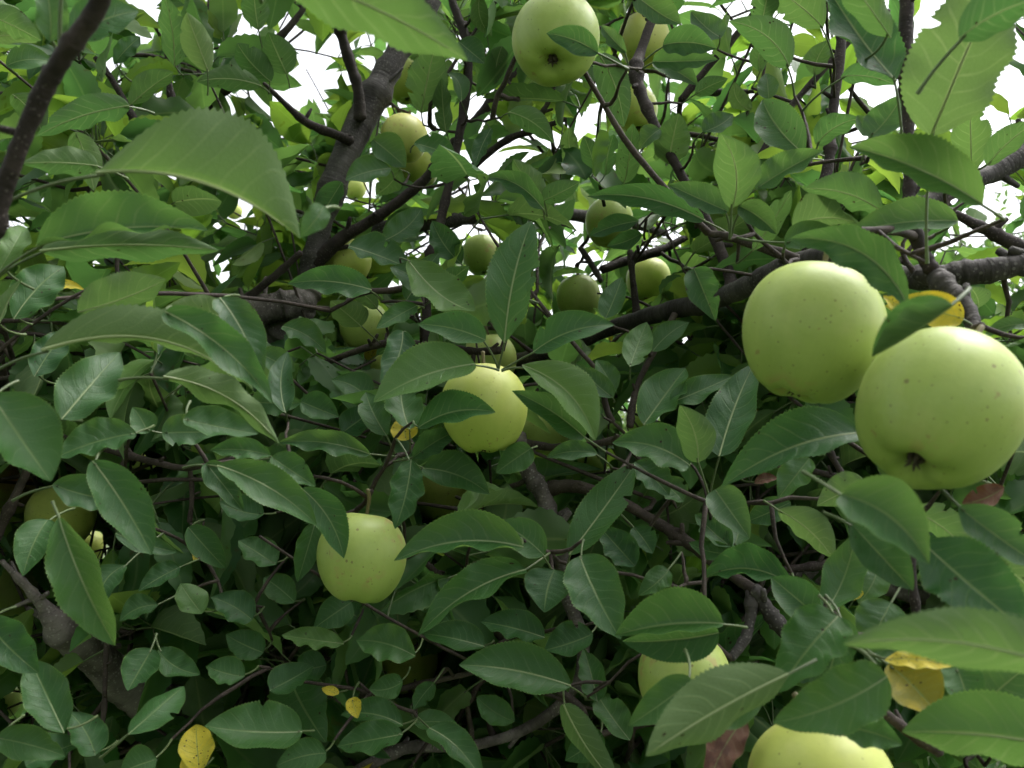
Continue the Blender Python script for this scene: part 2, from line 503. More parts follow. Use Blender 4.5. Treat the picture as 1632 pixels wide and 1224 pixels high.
class Bag:
    """collects tubes into one mesh"""
    def __init__(s):
        s.co, s.fc, s.uv, s.n = [], [], [], 0

    def tube(s, path, rad, sides=8, knob=0.0, cap=True):
        path = np.asarray(path, float)
        rad = np.broadcast_to(np.asarray(rad, float), (len(path),)).copy()
        tan = nrm(np.gradient(path, axis=0))
        ref = np.array((0.31, 0.2, 0.93)) if abs(tan[0] @ np.array((0.31, 0.2, 0.93))) < 0.9 else np.array((1.0, 0, 0))
        a = nrm(np.cross(tan, ref))
        b = np.cross(tan, a)
        if knob > 0:
            rad *= 1 + knob * (RNG.random(len(path)) - 0.4)
        th = np.arange(sides) * 2 * math.pi / sides
        ring = path[:, None, :] + rad[:, None, None] * (np.cos(th)[None, :, None] * a[:, None, :] + np.sin(th)[None, :, None] * b[:, None, :])
        if knob > 0:
            ring += (RNG.random(ring.shape) - 0.5) * (rad[:, None, None] * knob * 0.45)
        m = len(path)
        base = s.n
        co = ring.reshape(-1, 3)
        arc = np.concatenate(([0], np.cumsum(np.linalg.norm(np.diff(path, axis=0), axis=1))))
        uv = np.stack((np.tile(np.abs(np.arange(sides) / sides * 2 - 1), m), np.repeat(arc, sides) * 4.0), 1)
        i = np.arange(m - 1)[:, None] * sides
        j = np.arange(sides)[None, :]
        j2 = (j + 1) % sides
        f = np.stack((i + j, i + j2, i + sides + j2, i + sides + j), -1).reshape(-1, 4) + base
        s.co.append(co)
        s.uv.append(uv)
        s.fc.append(f)
        s.n += len(co)
        if cap:
            for e, sg in ((0, -1), (m - 1, 1)):
                c = path[e] + tan[e] * rad[e] * 0.5 * sg
                s.co.append(c[None])
                s.uv.append(uv[e * sides][None])
                rr = base + e * sides + np.arange(sides)
                r2 = base + e * sides + (np.arange(sides) + 1) % sides
                ci = np.full(sides, s.n)
                tri = np.stack((rr, r2, ci, ci), 1) if sg > 0 else np.stack((r2, rr, ci, ci), 1)
                s.fc.append(tri)
                s.n += 1

    def mesh(s, name, mats, origin=(0, 0, 0)):
        co = np.vstack(s.co) - np.asarray(origin)
        f = np.vstack(s.fc)
        tri = f[:, 2] == f[:, 3]
        tot = np.where(tri, 3, 4)
        flat = f.ravel()
        keep = np.ones(len(flat), bool)
        keep[np.nonzero(tri)[0] * 4 + 3] = False
        return new_mesh(name, co, flat[keep], tot, mats, None, 'bark_uv', np.vstack(s.uv))


# --- leaves: a serrated blade with folded halves, wavy rim and a petiole -------
def leaf_template(nv, nh):
    """(t, s) grid with nv+1 rows and 2*nh+1 columns"""
    t = np.linspace(0, 1, nv + 1)
    s = np.concatenate((-np.linspace(1, 0, nh + 1), np.linspace(0, 1, nh + 1)[1:]))
    T, S = np.meshgrid(t, s, indexing='ij')
    w = 2 * nh + 1
    i = np.arange(nv)[:, None] * w
    j = np.arange(w - 1)[None, :]
    f = np.stack((i + j, i + w + j, i + w + j + 1, i + j + 1), -1).reshape(-1, 4)   # normal: see leaf_blades
    return T.ravel(), S.ravel(), f


def leaf_blades(tmpl, o, Y, X, Z, L, W, aL, aR, c=0.0, b=0.0, droop=0.0, wave=0.03, teeth=0.05, prof=0.6, pucker=0.006, bites=()):
    """o..Z: (N,3); the rest (N,) arrays or scalars. Columns s>0 lie on the X side. Angles bend a half towards Z."""
    T, S, F = tmpl
    N = len(o)
    ar = lambda v: np.broadcast_to(np.asarray(v, float), (N,))[:, None]
    L, W, aL, aR, c, b, droop, wave, prof, pucker = map(ar, (L, W, aL, aR, c, b, droop, wave, prof, pucker))
    t, s = T[None], S[None]
    a = np.abs(s)
    tc = np.clip(t, 0.0, 1.0)
    q = 0.88
    mx = (prof / (prof + q)) ** prof * (q / (prof + q)) ** q
    w = (tc ** prof) * (1 - tc) ** q / mx
    w = np.maximum(w, 0.012)
    if teeth > 0:
        row = np.round(t * (len(np.unique(T)) - 1)).astype(int)
        w = w * (1 + np.where(a > 0.99, teeth * np.where(row % 2 == 0, 1.0, -0.9), 0) * np.clip(np.minimum(t, 1 - t) * 8, 0, 1))
    for (t0, sd_, dep, wid) in bites:                      # eaten margins
        cut = 1 - dep * np.clip(1.6 * np.exp(-((t - t0) / wid) ** 4) * (0.85 + 0.15 * np.sin(t * 170)), 0, 1)
        a = np.where(np.sign(s) == sd_, np.minimum(a, np.maximum(cut, 0.05)), a)
    ang = np.where(s >= 0, aL, aR)
    ang = ang + 0.35 * (a - 0.5) * np.sign(ang)            # the halves are slightly dished
    sg = np.sign(s)
    ph = RNG.random((N, 2)) * 6.28
    fq = 1.6 + RNG.random((N, 2)) * 2.0
    side = (s > 0).astype(int)
    phs = np.where(side == 1, ph[:, 1:2], ph[:, 0:1])
    fqs = np.where(side == 1, fq[:, 1:2], fq[:, 0:1])
    wv = wave * L * a ** 1.6 * np.sin(6.28 * fqs * t + phs) * np.clip(w, 0, 1)
    pk = pucker * L * np.sin(6.28 * (8.5 * (t - 0.2 * a ** 1.25) + 0.43 * (s > 0))) * a * (1.02 - a) * 2.2 * np.clip(w, 0, 1)
    xa = sg * a * W * w * np.cos(ang)
    za = a * W * w * np.sin(ang)
    # wave and pucker act along the half's own normal
    nx = -sg * np.sin(ang)
    nz = np.cos(ang)
    xa = xa + (wv + pk) * nx
    za = za + (wv + pk) * nz
    ya = L * t - 0.10 * W * w * a * 0.0
    bow = 4 * t * (1 - t)
    xa = xa + c * bow
    za = za + b * bow - droop * L * t ** 2.2
    co = o[:, None, :] + xa[..., None] * X[:, None, :] + ya[..., None] * Y[:, None, :] + za[..., None] * Z[:, None, :]
    return co


def pack_leaves(blocks, flips, tmpl, rnds=None):
    """(N,V,3) -> co, flat faces, tot, uv, rnd.  flips True: upper face looks along +Z"""
    T, S, F = tmpl
    N, V = blocks.shape[:2]
    base = (np.arange(N) * V)[:, None, None]
    f = np.where(np.asarray(flips)[:, None, None], F[None, :, ::-1], F[None]) + base
    uv = np.tile(np.stack((S * 0.5 + 0.5, T), 1), (N, 1))
    rn = np.repeat(rnds if rnds is not None else np.zeros(N), V)
    return blocks.reshape(-1, 3), f.reshape(-1), np.full(N * len(F), 4), uv, rn


TM_HI, TM_MID, TM_LOW, TM_FAR = leaf_template(60, 7), leaf_template(18, 2), leaf_template(6, 1), leaf_template(3, 1)


def petiole_tube(p0, p1, dir1, r0=0.00085, r1=0.00065, n=8, sides=6):
    """curved stalk: (co, faces)"""
    ln = np.linalg.norm(p1 - p0)
    t = np.linspace(0, 1, n)[:, None]
    c1 = p1 * 0.62 + p0 * 0.38 - dir1 * ln * 0.14
    path = (1 - t) ** 2 * p0 + 2 * t * (1 - t) * c1 + t * t * p1
    tan = nrm(np.gradient(path, axis=0))
    a = nrm(np.cross(tan, np.array((0.3, 0.9, 0.2))))
    b = np.cross(tan, a)
    rr = (r0 + (r1 - r0) * t[:, 0])
    rr = rr * (1 + 0.25 * np.clip(1 - t[:, 0] * 7, 0, 1))
    th = np.arange(sides) * 6.28318 / sides
    ring = path[:, None] + rr[:, None, None] * (np.cos(th)[None, :, None] * a[:, None] + np.sin(th)[None, :, None] * b[:, None])
    i = np.arange(n - 1)[:, None] * sides
    j = np.arange(sides)[None]
    j2 = (j + 1) % sides
    f = np.stack((i + j, i + j2, i + sides + j2, i + sides + j), -1).reshape(-1, 4)
    return ring.reshape(-1, 3), f


# ------------------------------------------------------------------ ground
def ground_material():
    t = NT('orchard_grass_ground')
    g = t.node('ShaderNodeNewGeometry')
    n = t.noise(g.outputs['Position'], 3.0, 6.0, 0.7)
    n2 = t.noise(g.outputs['Position'], 40.0, 4.0, 0.7)
    c = t.mix(t.step(n, 0.3, 0.7), (0.045, 0.085, 0.022), (0.085, 0.135, 0.035))
    c = t.mix(t.step(n2, 0.4, 0.7), c, (0.10, 0.11, 0.05))
    b = t.node('ShaderNodeBump')
    b.inputs['Distance'].default_value = 0.03
    t.l.new(n2, b.inputs['Height'])
    p = t.node('ShaderNodeBsdfPrincipled')
    t.set(p.inputs['Base Color'], c)
    p.inputs['Roughness'].default_value = 0.9
    t.l.new(b.outputs[0], p.inputs['Normal'])
    return t.out(p.outputs[0])


def build_ground():
    xs = np.concatenate((np.linspace(-600, -20, 12)[:-1], np.linspace(-20, 20, 60), np.linspace(20, 600, 12)[1:]))
    X, Y = np.meshgrid(xs, xs, indexing='ij')
    Z = 0.03 * np.sin(X * 1.3) * np.cos(Y * 0.9) + 0.02 * np.sin(X * 3.1 + Y * 2.2)
    Z = Z * (np.hypot(X, Y) < 30)
    n = len(xs)
    i = np.arange(n - 1)[:, None] * n
    j = np.arange(n - 1)[None]
    f = np.stack((i + j, i + n + j, i + n + j + 1, i + j + 1), -1).reshape(-1, 4)
    me = new_mesh('ground', np.stack((X, Y, Z), -1).reshape(-1, 3), f.ravel(), np.full(len(f), 4), [ground_material()])
    o = link('ground', me)
    tag(o, 'mown orchard grass under the apple trees', 'ground', kind='structure')
    # blades
    N = 26000
    x = RNG.uniform(-3.5, 4.5, N)
    y = RNG.uniform(2.2, 11, N)
    h = RNG.uniform(0.03, 0.09, N)
    th = RNG.random(N) * 6.28
    lean = RNG.normal(0, 0.035, (N, 2))
    b0 = np.stack((x, y, np.zeros(N)), 1)
    wv = np.stack((np.cos(th), np.sin(th), 0 * th), 1) * 0.0035
    mid = b0 + np.stack((lean[:, 0] * .4, lean[:, 1] * .4, h * 0.6), 1)
    tip = b0 + np.stack((lean[:, 0], lean[:, 1], h), 1)
    co = np.stack((b0 - wv, b0 + wv, mid + wv * 0.7, mid - wv * 0.7, tip), 1).reshape(-1, 3)
    k = np.arange(N)[:, None] * 5
    quad = (k + np.array((0, 1, 2, 3)))
    tri = (k + np.array((3, 2, 4)))
    flat = np.concatenate((quad.ravel(), tri.ravel()))
    tot = np.concatenate((np.full(N, 4), np.full(N, 3)))
    t = NT('grass_blades')
    r = t.rnd()
    p = t.node('ShaderNodeBsdfPrincipled')
    t.set(p.inputs['Base Color'], t.mix(r, (0.045, 0.10, 0.02), (0.10, 0.16, 0.045)))
    p.inputs['Roughness'].default_value = 0.5
    me = new_mesh('grass', co, flat, tot, [t.out(p.outputs[0])], rnd=np.repeat(RNG.random(N), 5))
    o = link('grass', me)
    tag(o, 'short green grass growing on the orchard floor', 'grass', kind='stuff')


build_ground()

# ------------------------------------------------------------------ the apple tree
tree = bpy.data.objects.new('apple_tree', None)
scene.collection.objects.link(tree)
TRUNK_BASE = P(330, 1150, 1.75)
TRUNK_BASE[2] = 0.0
tree.location = TRUNK_BASE
tag(tree, 'leafy apple tree with dark branches filling the whole view', 'tree')
T0 = TRUNK_BASE.copy()

NODES = []            # points of the wood, for joining twigs
PROTECT_WOOD = np.full((154, 204), -1.0)
PROTECT = np.full((154, 204), -1.0)     # 8-pixel cells: what stands there in the photograph, and how far away


def protect(px, py, r, d, M_=None):
    M_ = PROTECT if M_ is None else M_
    x0, x1 = int((px - r) // 8), int((px + r) // 8)
    y0, y1 = int((py - r) // 8), int((py + r) // 8)
    for yy in range(max(0, y0), min(153, y1) + 1):
        for xx in range(max(0, x0), min(203, x1) + 1):
            if (xx * 8 + 4 - px) ** 2 + (yy * 8 + 4 - py) ** 2 <= (r + 4) ** 2:
                M_[yy, xx] = max(M_[yy, xx], d)


# each limb: material, distances along it, points (px, py, half width in px)
BR = [
 ('bark', (1.30, 1.18, 1.15), [(712, -70, 22), (662, 30, 22), (620, 110, 21), (577, 190, 20), (541, 270, 19), (515, 350, 17), (497, 420, 17), (486, 478, 18), (470, 492, 15)]),
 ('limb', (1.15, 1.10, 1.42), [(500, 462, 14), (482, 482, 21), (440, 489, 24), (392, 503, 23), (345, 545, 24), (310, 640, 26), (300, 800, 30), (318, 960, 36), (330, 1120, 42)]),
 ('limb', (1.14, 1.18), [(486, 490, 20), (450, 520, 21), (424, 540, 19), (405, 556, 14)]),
 ('shoot', (1.18, 1.15), [(574, 190, 11), (570, 140, 9), (553, 85, 9), (541, 45, 8), (528, 0, 7), (520, -60, 6)]),
 ('shoot', (0.36, 0.32), [(-60, 470, 16), (-12, 350, 16), (28, 240, 16), (72, 140, 16), (106, 82, 15), (150, 20, 14), (178, -40, 13)]),
 ('shoot', (0.52, 0.50), [(1440, -60, 10), (1445, 0, 11), (1443, 83, 12), (1451, 160, 12), (1446, 217, 10), (1450, 300, 9), (1448, 330, 10), (1458, 372, 11), (1478, 418, 12), (1492, 438, 12)]),
 ('shoot', (0.80, 0.74), [(1345, -40, 6), (1341, 40, 7), (1340, 75, 8), (1331, 150, 7), (1325, 215, 7), (1319, 268, 8), (1300, 330, 8), (1285, 405, 9)]),
 ('bark', (1.38, 0.95, 0.72, 0.56), [(600, 640, 10), (720, 612, 10), (840, 572, 11), (965, 526, 13), (1060, 497, 15), (1130, 481, 16), (1190, 457, 17), (1262, 420, 17), (1350, 412, 18), (1430, 440, 18), (1490, 442, 18)]),
 ('bark', (0.50, 0.52), [(1700, 408, 20), (1632, 421, 20), (1570, 432, 19), (1520, 436, 17), (1478, 440, 14), (1458, 436, 9)]),
 ('bark', (0.50, 0.46), [(1492, 440, 15), (1512, 462, 15), (1538, 486, 14), (1551, 520, 12), (1548, 560, 9)]),
 ('bark', (0.85, 0.80), [(1720, 190, 20), (1632, 244, 19), (1585, 273, 17), (1556, 286, 15), (1500, 310, 13), (1440, 350, 10)]),
 ('shoot', (0.72, 0.70), [(1500, 330, 6), (1530, 345, 7), (1580, 370, 9), (1632, 396, 11), (1720, 430, 13)]),
 ('shoot', (0.92, 0.80), [(1062, -40, 7), (1048, 5, 7), (1022, 80, 8), (1013, 112, 10), (1022, 150, 9), (1044, 200, 8), (1082, 272, 8), (1125, 350, 8), (1158, 425, 9), (1168, 462, 10)]),
 ('shoot', (0.98, 0.92), [(715, -40, 5), (722, 5, 6), (742, 60, 7), (746, 112, 7), (735, 200, 7), (716, 290, 7), (698, 372, 8), (684, 425, 8), (680, 520, 8), (690, 600, 9)]),
 ('shoot', (1.15, 1.16), [(866, 60, 4), (827, 110, 6), (776, 172, 8), (732, 219, 8), (694, 264, 8), (671, 292, 8), (610, 340, 9), (545, 380, 10), (502, 420, 12)]),
 ('bark', (1.5, 1.25), [(1060, 372, 6), (985, 352, 8), (930, 345, 10), (870, 338, 11), (800, 343, 12), (737, 345, 13), (660, 358, 13), (580, 372, 14), (505, 420, 15)]),
 ('twig', (0.92, 0.86), [(470, 602, 4), (530, 574, 5), (600, 550, 6), (655, 547, 6), (720, 556, 6), (760, 560, 6), (800, 558, 6)]),
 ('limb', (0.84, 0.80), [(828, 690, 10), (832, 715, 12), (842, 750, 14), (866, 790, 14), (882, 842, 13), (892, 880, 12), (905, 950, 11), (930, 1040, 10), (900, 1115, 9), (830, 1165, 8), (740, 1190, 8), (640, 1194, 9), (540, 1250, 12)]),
 ('twig', (0.84, 0.72), [(862, 782, 10), (915, 775, 9), (985, 798, 9), (1055, 838, 9), (1098, 866, 9), (1150, 905, 8), (1200, 940, 9)]),
 ('twig', (0.84, 0.78), [(836, 706, 7), (880, 713, 6), (930, 711, 6), (982, 701, 6), (1045, 688, 5)]),
 ('twig', (0.78, 0.74), [(110, 700, 4), (190, 722, 5), (240, 735, 5), (292, 746, 5), (335, 740, 4), (372, 730, 4)]),
 ('twig', (0.76, 0.76), [(303, 748, 4), (306, 790, 4), (302, 832, 4)]),
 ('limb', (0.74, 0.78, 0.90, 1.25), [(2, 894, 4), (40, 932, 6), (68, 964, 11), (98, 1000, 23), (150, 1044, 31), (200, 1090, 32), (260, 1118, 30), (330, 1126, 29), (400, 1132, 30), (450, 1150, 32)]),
 ('twig', (0.74, 0.72), [(172, 1012, 5), (168, 1060, 4), (166, 1130, 4), (158, 1180, 4)]),
 ('twig', (0.76, 0.74), [(560, 1108, 5), (610, 1104, 5), (680, 1088, 5), (745, 1074, 4), (790, 1062, 3)]),
 ('twig', (0.80, 0.76), [(590, 820, 5), (640, 866, 5), (686, 904, 5), (738, 956, 6), (790, 1008, 6), (828, 1036, 6), (870, 1085, 7), (925, 1130, 7), (940, 1180, 7)]),
 ('bark', (0.72, 0.70), [(1200, 936, 10), (1214, 958, 11), (1232, 984, 12), (1258, 1012, 12), (1280, 1026, 12), (1330, 1060, 12)]),
 ('bark', (0.72, 0.70), [(1198, 950, 9), (1196, 985, 9), (1188, 1016, 8), (1165, 1050, 7)]),
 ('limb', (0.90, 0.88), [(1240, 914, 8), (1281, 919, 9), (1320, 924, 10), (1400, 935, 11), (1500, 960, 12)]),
 ('shoot', (0.82, 0.80), [(1220, 910, 5), (1262, 907, 6), (1320, 898, 7), (1400, 880, 8)]),
 ('twig', (0.46, 0.44), [(1360, 1090, 7), (1396, 1124, 8), (1440, 1160, 9), (1500, 1200, 10)]),
 ('shoot', (0.72, 0.72), [(1312, 690, 5), (1330, 735, 5), (1356, 778, 5), (1370, 830, 5)]),
 ('shoot', (0.74, 0.72), [(1255, 742, 4), (1300, 752, 5), (1340, 762, 5)]),
 ('shoot', (0.48, 0.47), [(1450, 850, 6), (1453, 900, 6), (1457, 950, 7), (1470, 1040, 7)]),
 ('twig', (0.66, 0.62), [(1130, 372, 5), (1160, 377, 6), (1210, 393, 7), (1272, 413, 8)]),
 ('twig', (0.86, 0.82), [(1076, 500, 5), (1048, 550, 5), (1020, 604, 5), (1008, 645, 6), (1004, 680, 6)]),
 ('shoot', (1.00, 0.98), [(1004, 400, 5), (1008, 440, 5), (1015, 500, 6), (1020, 515, 6)]),
 ('shoot', (1.25, 1.2), [(925, 395, 5), (945, 425, 5), (958, 448, 4)]),
 ('shoot', (1.15, 1.1), [(1090, 380, 6), (1050, 400, 7), (1000, 415, 8), (960, 430, 7)]),
 ('shoot', (1.05, 1.05), [(265, 55, 4), (266, 90, 4), (272, 150, 5), (285, 230, 5)]),
 ('shoot', (0.95, 0.95), [(152, 92, 4), (175, 122, 5), (206, 176, 5), (240, 250, 6)]),
 ('shoot', (1.30, 1.30), [(500, -10, 4), (472, 30, 5), (432, 75, 6), (385, 125, 7), (335, 165, 7), (250, 260, 8)]),
 ('shoot', (1.15, 1.17), [(420, 132, 3), (455, 166, 5), (490, 196, 6), (536, 215, 7), (560, 225, 8)]),
 ('shoot', (0.95, 0.95), [(1215, -20, 4), (1200, 20, 4), (1165, 66, 5), (1131, 104, 5), (1085, 160, 6)]),
 ('shoot', (0.80, 0.80), [(1360, 60, 4), (1328, 94, 5), (1290, 136, 5), (1256, 176, 5), (1210, 250, 6)]),
 ('shoot', (1.05, 1.05), [(1340, 120, 3), (1260, 140, 4), (1190, 146, 4), (1110, 148, 5)]),
 ('shoot', (1.02, 1.02), [(900, 190, 4), (860, 205, 5), (810, 222, 5), (760, 260, 6), (720, 300, 6)]),
 ('shoot', (0.97, 0.97), [(885, 130, 4), (875, 160, 4), (858, 190, 5)]),
 ('twig', (0.75, 0.75), [(-30, 910, 8), (20, 800, 7), (45, 745, 6), (60, 690, 4)]),
 ('twig', (0.97, 0.97), [(-40, 600, 20), (8, 598, 22), (22, 622, 16), (10, 640, 10)]),
 ('shoot', (1.10, 1.12), [(480, 402, 5), (440, 438, 6), (400, 470, 7), (370, 490, 9)]),
]
for bi, (mk, ds, pts) in enumerate(BR):
    n = len(pts)
    dd = np.interp(np.linspace(0, 1, n), np.linspace(0, 1, len(ds)), ds)
    p = np.array([P(x, y, d) for (x, y, r), d in zip(pts, dd)])
    r = np.array([rr * d / FPX for (x, y, rr), d in zip(pts, dd)])
    q = catmull(np.hstack((p, r[:, None])), 8)
    path, rad = q[:, :3], q[:, 3].copy()
    ln = len(path)
    wob = nrm(RNG.normal(size=(ln, 3))) * rad[:, None] * 0.05
    lump = np.interp(np.arange(ln), np.arange(0, ln + 5, 5), 1 + RNG.normal(0, 0.07, len(np.arange(0, ln + 5, 5))))
    rad = rad * lump
    path = path + wob
    # spur knobs
    for k in RNG.integers(2, ln - 2, max(1, ln // 9)):
        rad[k] *= 1.22
        rad[k - 1] *= 1.08
        rad[k + 1] *= 1.08
    bag = Bag()
    bag.tube(path, rad, 18 if rad.max() > 0.008 else 10, 0.045 if rad.max() > 0.008 else 0.10)
    # short side spurs
    for k in RNG.integers(3, ln - 3, max(1, ln // 12)):
        dv = nrm(RNG.normal(size=3) + np.array((0, 0, 0.6)))
        sl = rad[k] * RNG.uniform(1.6, 3.0) + 0.004
        bag.tube(np.array([path[k], path[k] + dv * sl * 0.5, path[k] + dv * sl]), np.array((0.5, 0.42, 0.34)) * min(rad[k], 0.007) * 1.1, 8, 0.2)
    org = path[0]
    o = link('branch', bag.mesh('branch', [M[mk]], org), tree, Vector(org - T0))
    for a_, b_ in zip(path, rad):
        NODES.append(a_)
    for (x, y, rr), d in zip(pts, dd):
        pass
    uu = np.linspace(0, 1, n * 6)
    xs = np.interp(uu, np.linspace(0, 1, n), [k[0] for k in pts])
    ys = np.interp(uu, np.linspace(0, 1, n), [k[1] for k in pts])
    rs = np.interp(uu, np.linspace(0, 1, n), [k[2] for k in pts])
    dz = np.interp(uu, np.linspace(0, 1, n), dd)
    for x, y, rr, d in zip(xs, ys, rs, dz):
        if (bi != 1 or y < 545) and bi != 15 and RNG.random() < (0.85 if y < 600 or mk == 'limb' else 0.55):
            protect(x, y, rr + 2 if bi > 1 else rr * 0.8, d, PROTECT_WOOD if bi > 1 else PROTECT)

# trunk down to the ground
tp = P(330, 1090, 1.42)
path = catmull(np.array([T0 + np.array((0.02, 0.02, -0.1)), T0 + np.array((0, 0, 0.3)), T0 * 0.6 + tp * 0.4 * 1 + np.array((0, 0, 0.2)), tp]), 8)
bag = Bag()
bag.tube(path, np.interp(np.linspace(0, 1, len(path)), (0, 0.15, 1), (0.11, 0.085, 0.06)), 18, 0.10)
link('trunk', bag.mesh('trunk', [M['bark']], T0), tree, (0, 0, 0))
for a_ in path:
    NODES.append(a_)
ND = np.array(NODES)
TW = Bag()              # thin connecting twigs


def join(p, r0=0.0012, r1=0.0022, maxlen=0.4, sides=6):
    """grow a thin twig from p to the nearest wood"""
    global ND
    dist = np.linalg.norm(ND - p, axis=1)
    k = int(np.argmin(dist))
    ln = dist[k]
    if ln > maxlen or ln < 0.004:
        return
    q = ND[k]
    t = np.linspace(0, 1, max(5, int(ln / 0.02) + 3))[:, None]
    c = (p + q) / 2 + RNG.normal(size=3) * ln * 0.10 + FWD * ln * 0.14
    path = (1 - t) ** 2 * p + 2 * t * (1 - t) * c + t * t * q
    wv = nrm(RNG.normal(size=3)) * ln * 0.035
    path = path + np.sin(t * RNG.uniform(7, 14)) * np.sin(t * math.pi) * wv
    x, y, dd = project(path)
    ins = (x > 0) & (x < 1632) & (y > 0) & (y < 1224)
    hit = ins & (PROTECT[np.clip(y // 8, 0, 153).astype(int), np.clip(x // 8, 0, 203).astype(int)] > dd + 0.01)
    if hit[1:-2].sum() > 1:          # never across an apple
        return
    TW.tube(path, np.linspace(r0, r1, len(path)), sides, 0.25)
    ND = np.vstack((ND, path[1:-1]))


# ------------------------------------------------------------------ apples
def apple_body(rad, seed, nth=44, nph=36, squash=0.985):
    rg = np.random.default_rng(seed)
    ph = np.linspace(0.0, math.pi, nph + 1)
    rho = 1 - 0.30 * np.exp(-(ph / 0.22) ** 2) - 0.30 * np.exp(-((math.pi - ph) / 0.25) ** 2)
    rho += 0.008 * np.exp(-((ph - 0.75) / 0.4) ** 2) + 0.01 * np.exp(-((math.pi - ph - 0.6) / 0.35) ** 2)
    th = np.arange(nth) * 2 * math.pi / nth
    lob = 0.030 * np.cos(5 * th + rg.random() * 6)[None] * np.clip((ph - 1.5) / 1.3, 0, 1)[:, None] * np.sin(ph)[:, None] ** 0.3
    asym = 0.045 * np.cos(th + rg.random() * 6)[None] * np.sin(ph)[:, None] + 0.02 * np.cos(2 * th + rg.random() * 6)[None] * np.sin(ph)[:, None]
    R = rho[:, None] * (1 + lob + asym)
    taper = 1 - 0.12 * (1 - np.cos(ph)) / 2 * np.sin(ph)
    x = R * np.sin(ph)[:, None] * taper[:, None] * np.cos(th)
    y = R * np.sin(ph)[:, None] * taper[:, None] * np.sin(th)
    z = R * np.cos(ph)[:, None] * squash + 0.03 * np.cos(th + rg.random() * 6)[None] * np.sin(ph)[:, None]
    co = np.stack((x, y, z), -1)[1:-1].reshape(-1, 3) * rad
    m = nph - 1
    i = np.arange(m - 1)[:, None] * nth
    j = np.arange(nth)[None]
    j2 = (j + 1) % nth
    f = np.stack((i + j, i + nth + j, i + nth + j2, i + j2), -1).reshape(-1, 4)
    top = np.array((0, 0, rho[0] * squash)) * rad
    bot = np.array((0, 0, -rho[-1] * squash)) * rad
    n = len(co)
    co = np.vstack((co, top, bot))
    jj = np.arange(nth)
    tt = np.stack((np.full(nth, n), jj, (jj + 1) % nth), 1)
    b0 = (m - 1) * nth
    tb = np.stack((np.full(nth, n + 1), b0 + (jj + 1) % nth, b0 + jj), 1)
    flat = np.concatenate((f.ravel(), tt.ravel(), tb.ravel()))
    tot = np.concatenate((np.full(len(f), 4), np.full(2 * nth, 3)))
    return co, flat, tot, rho[0] * squash * rad, -rho[-1] * squash * rad


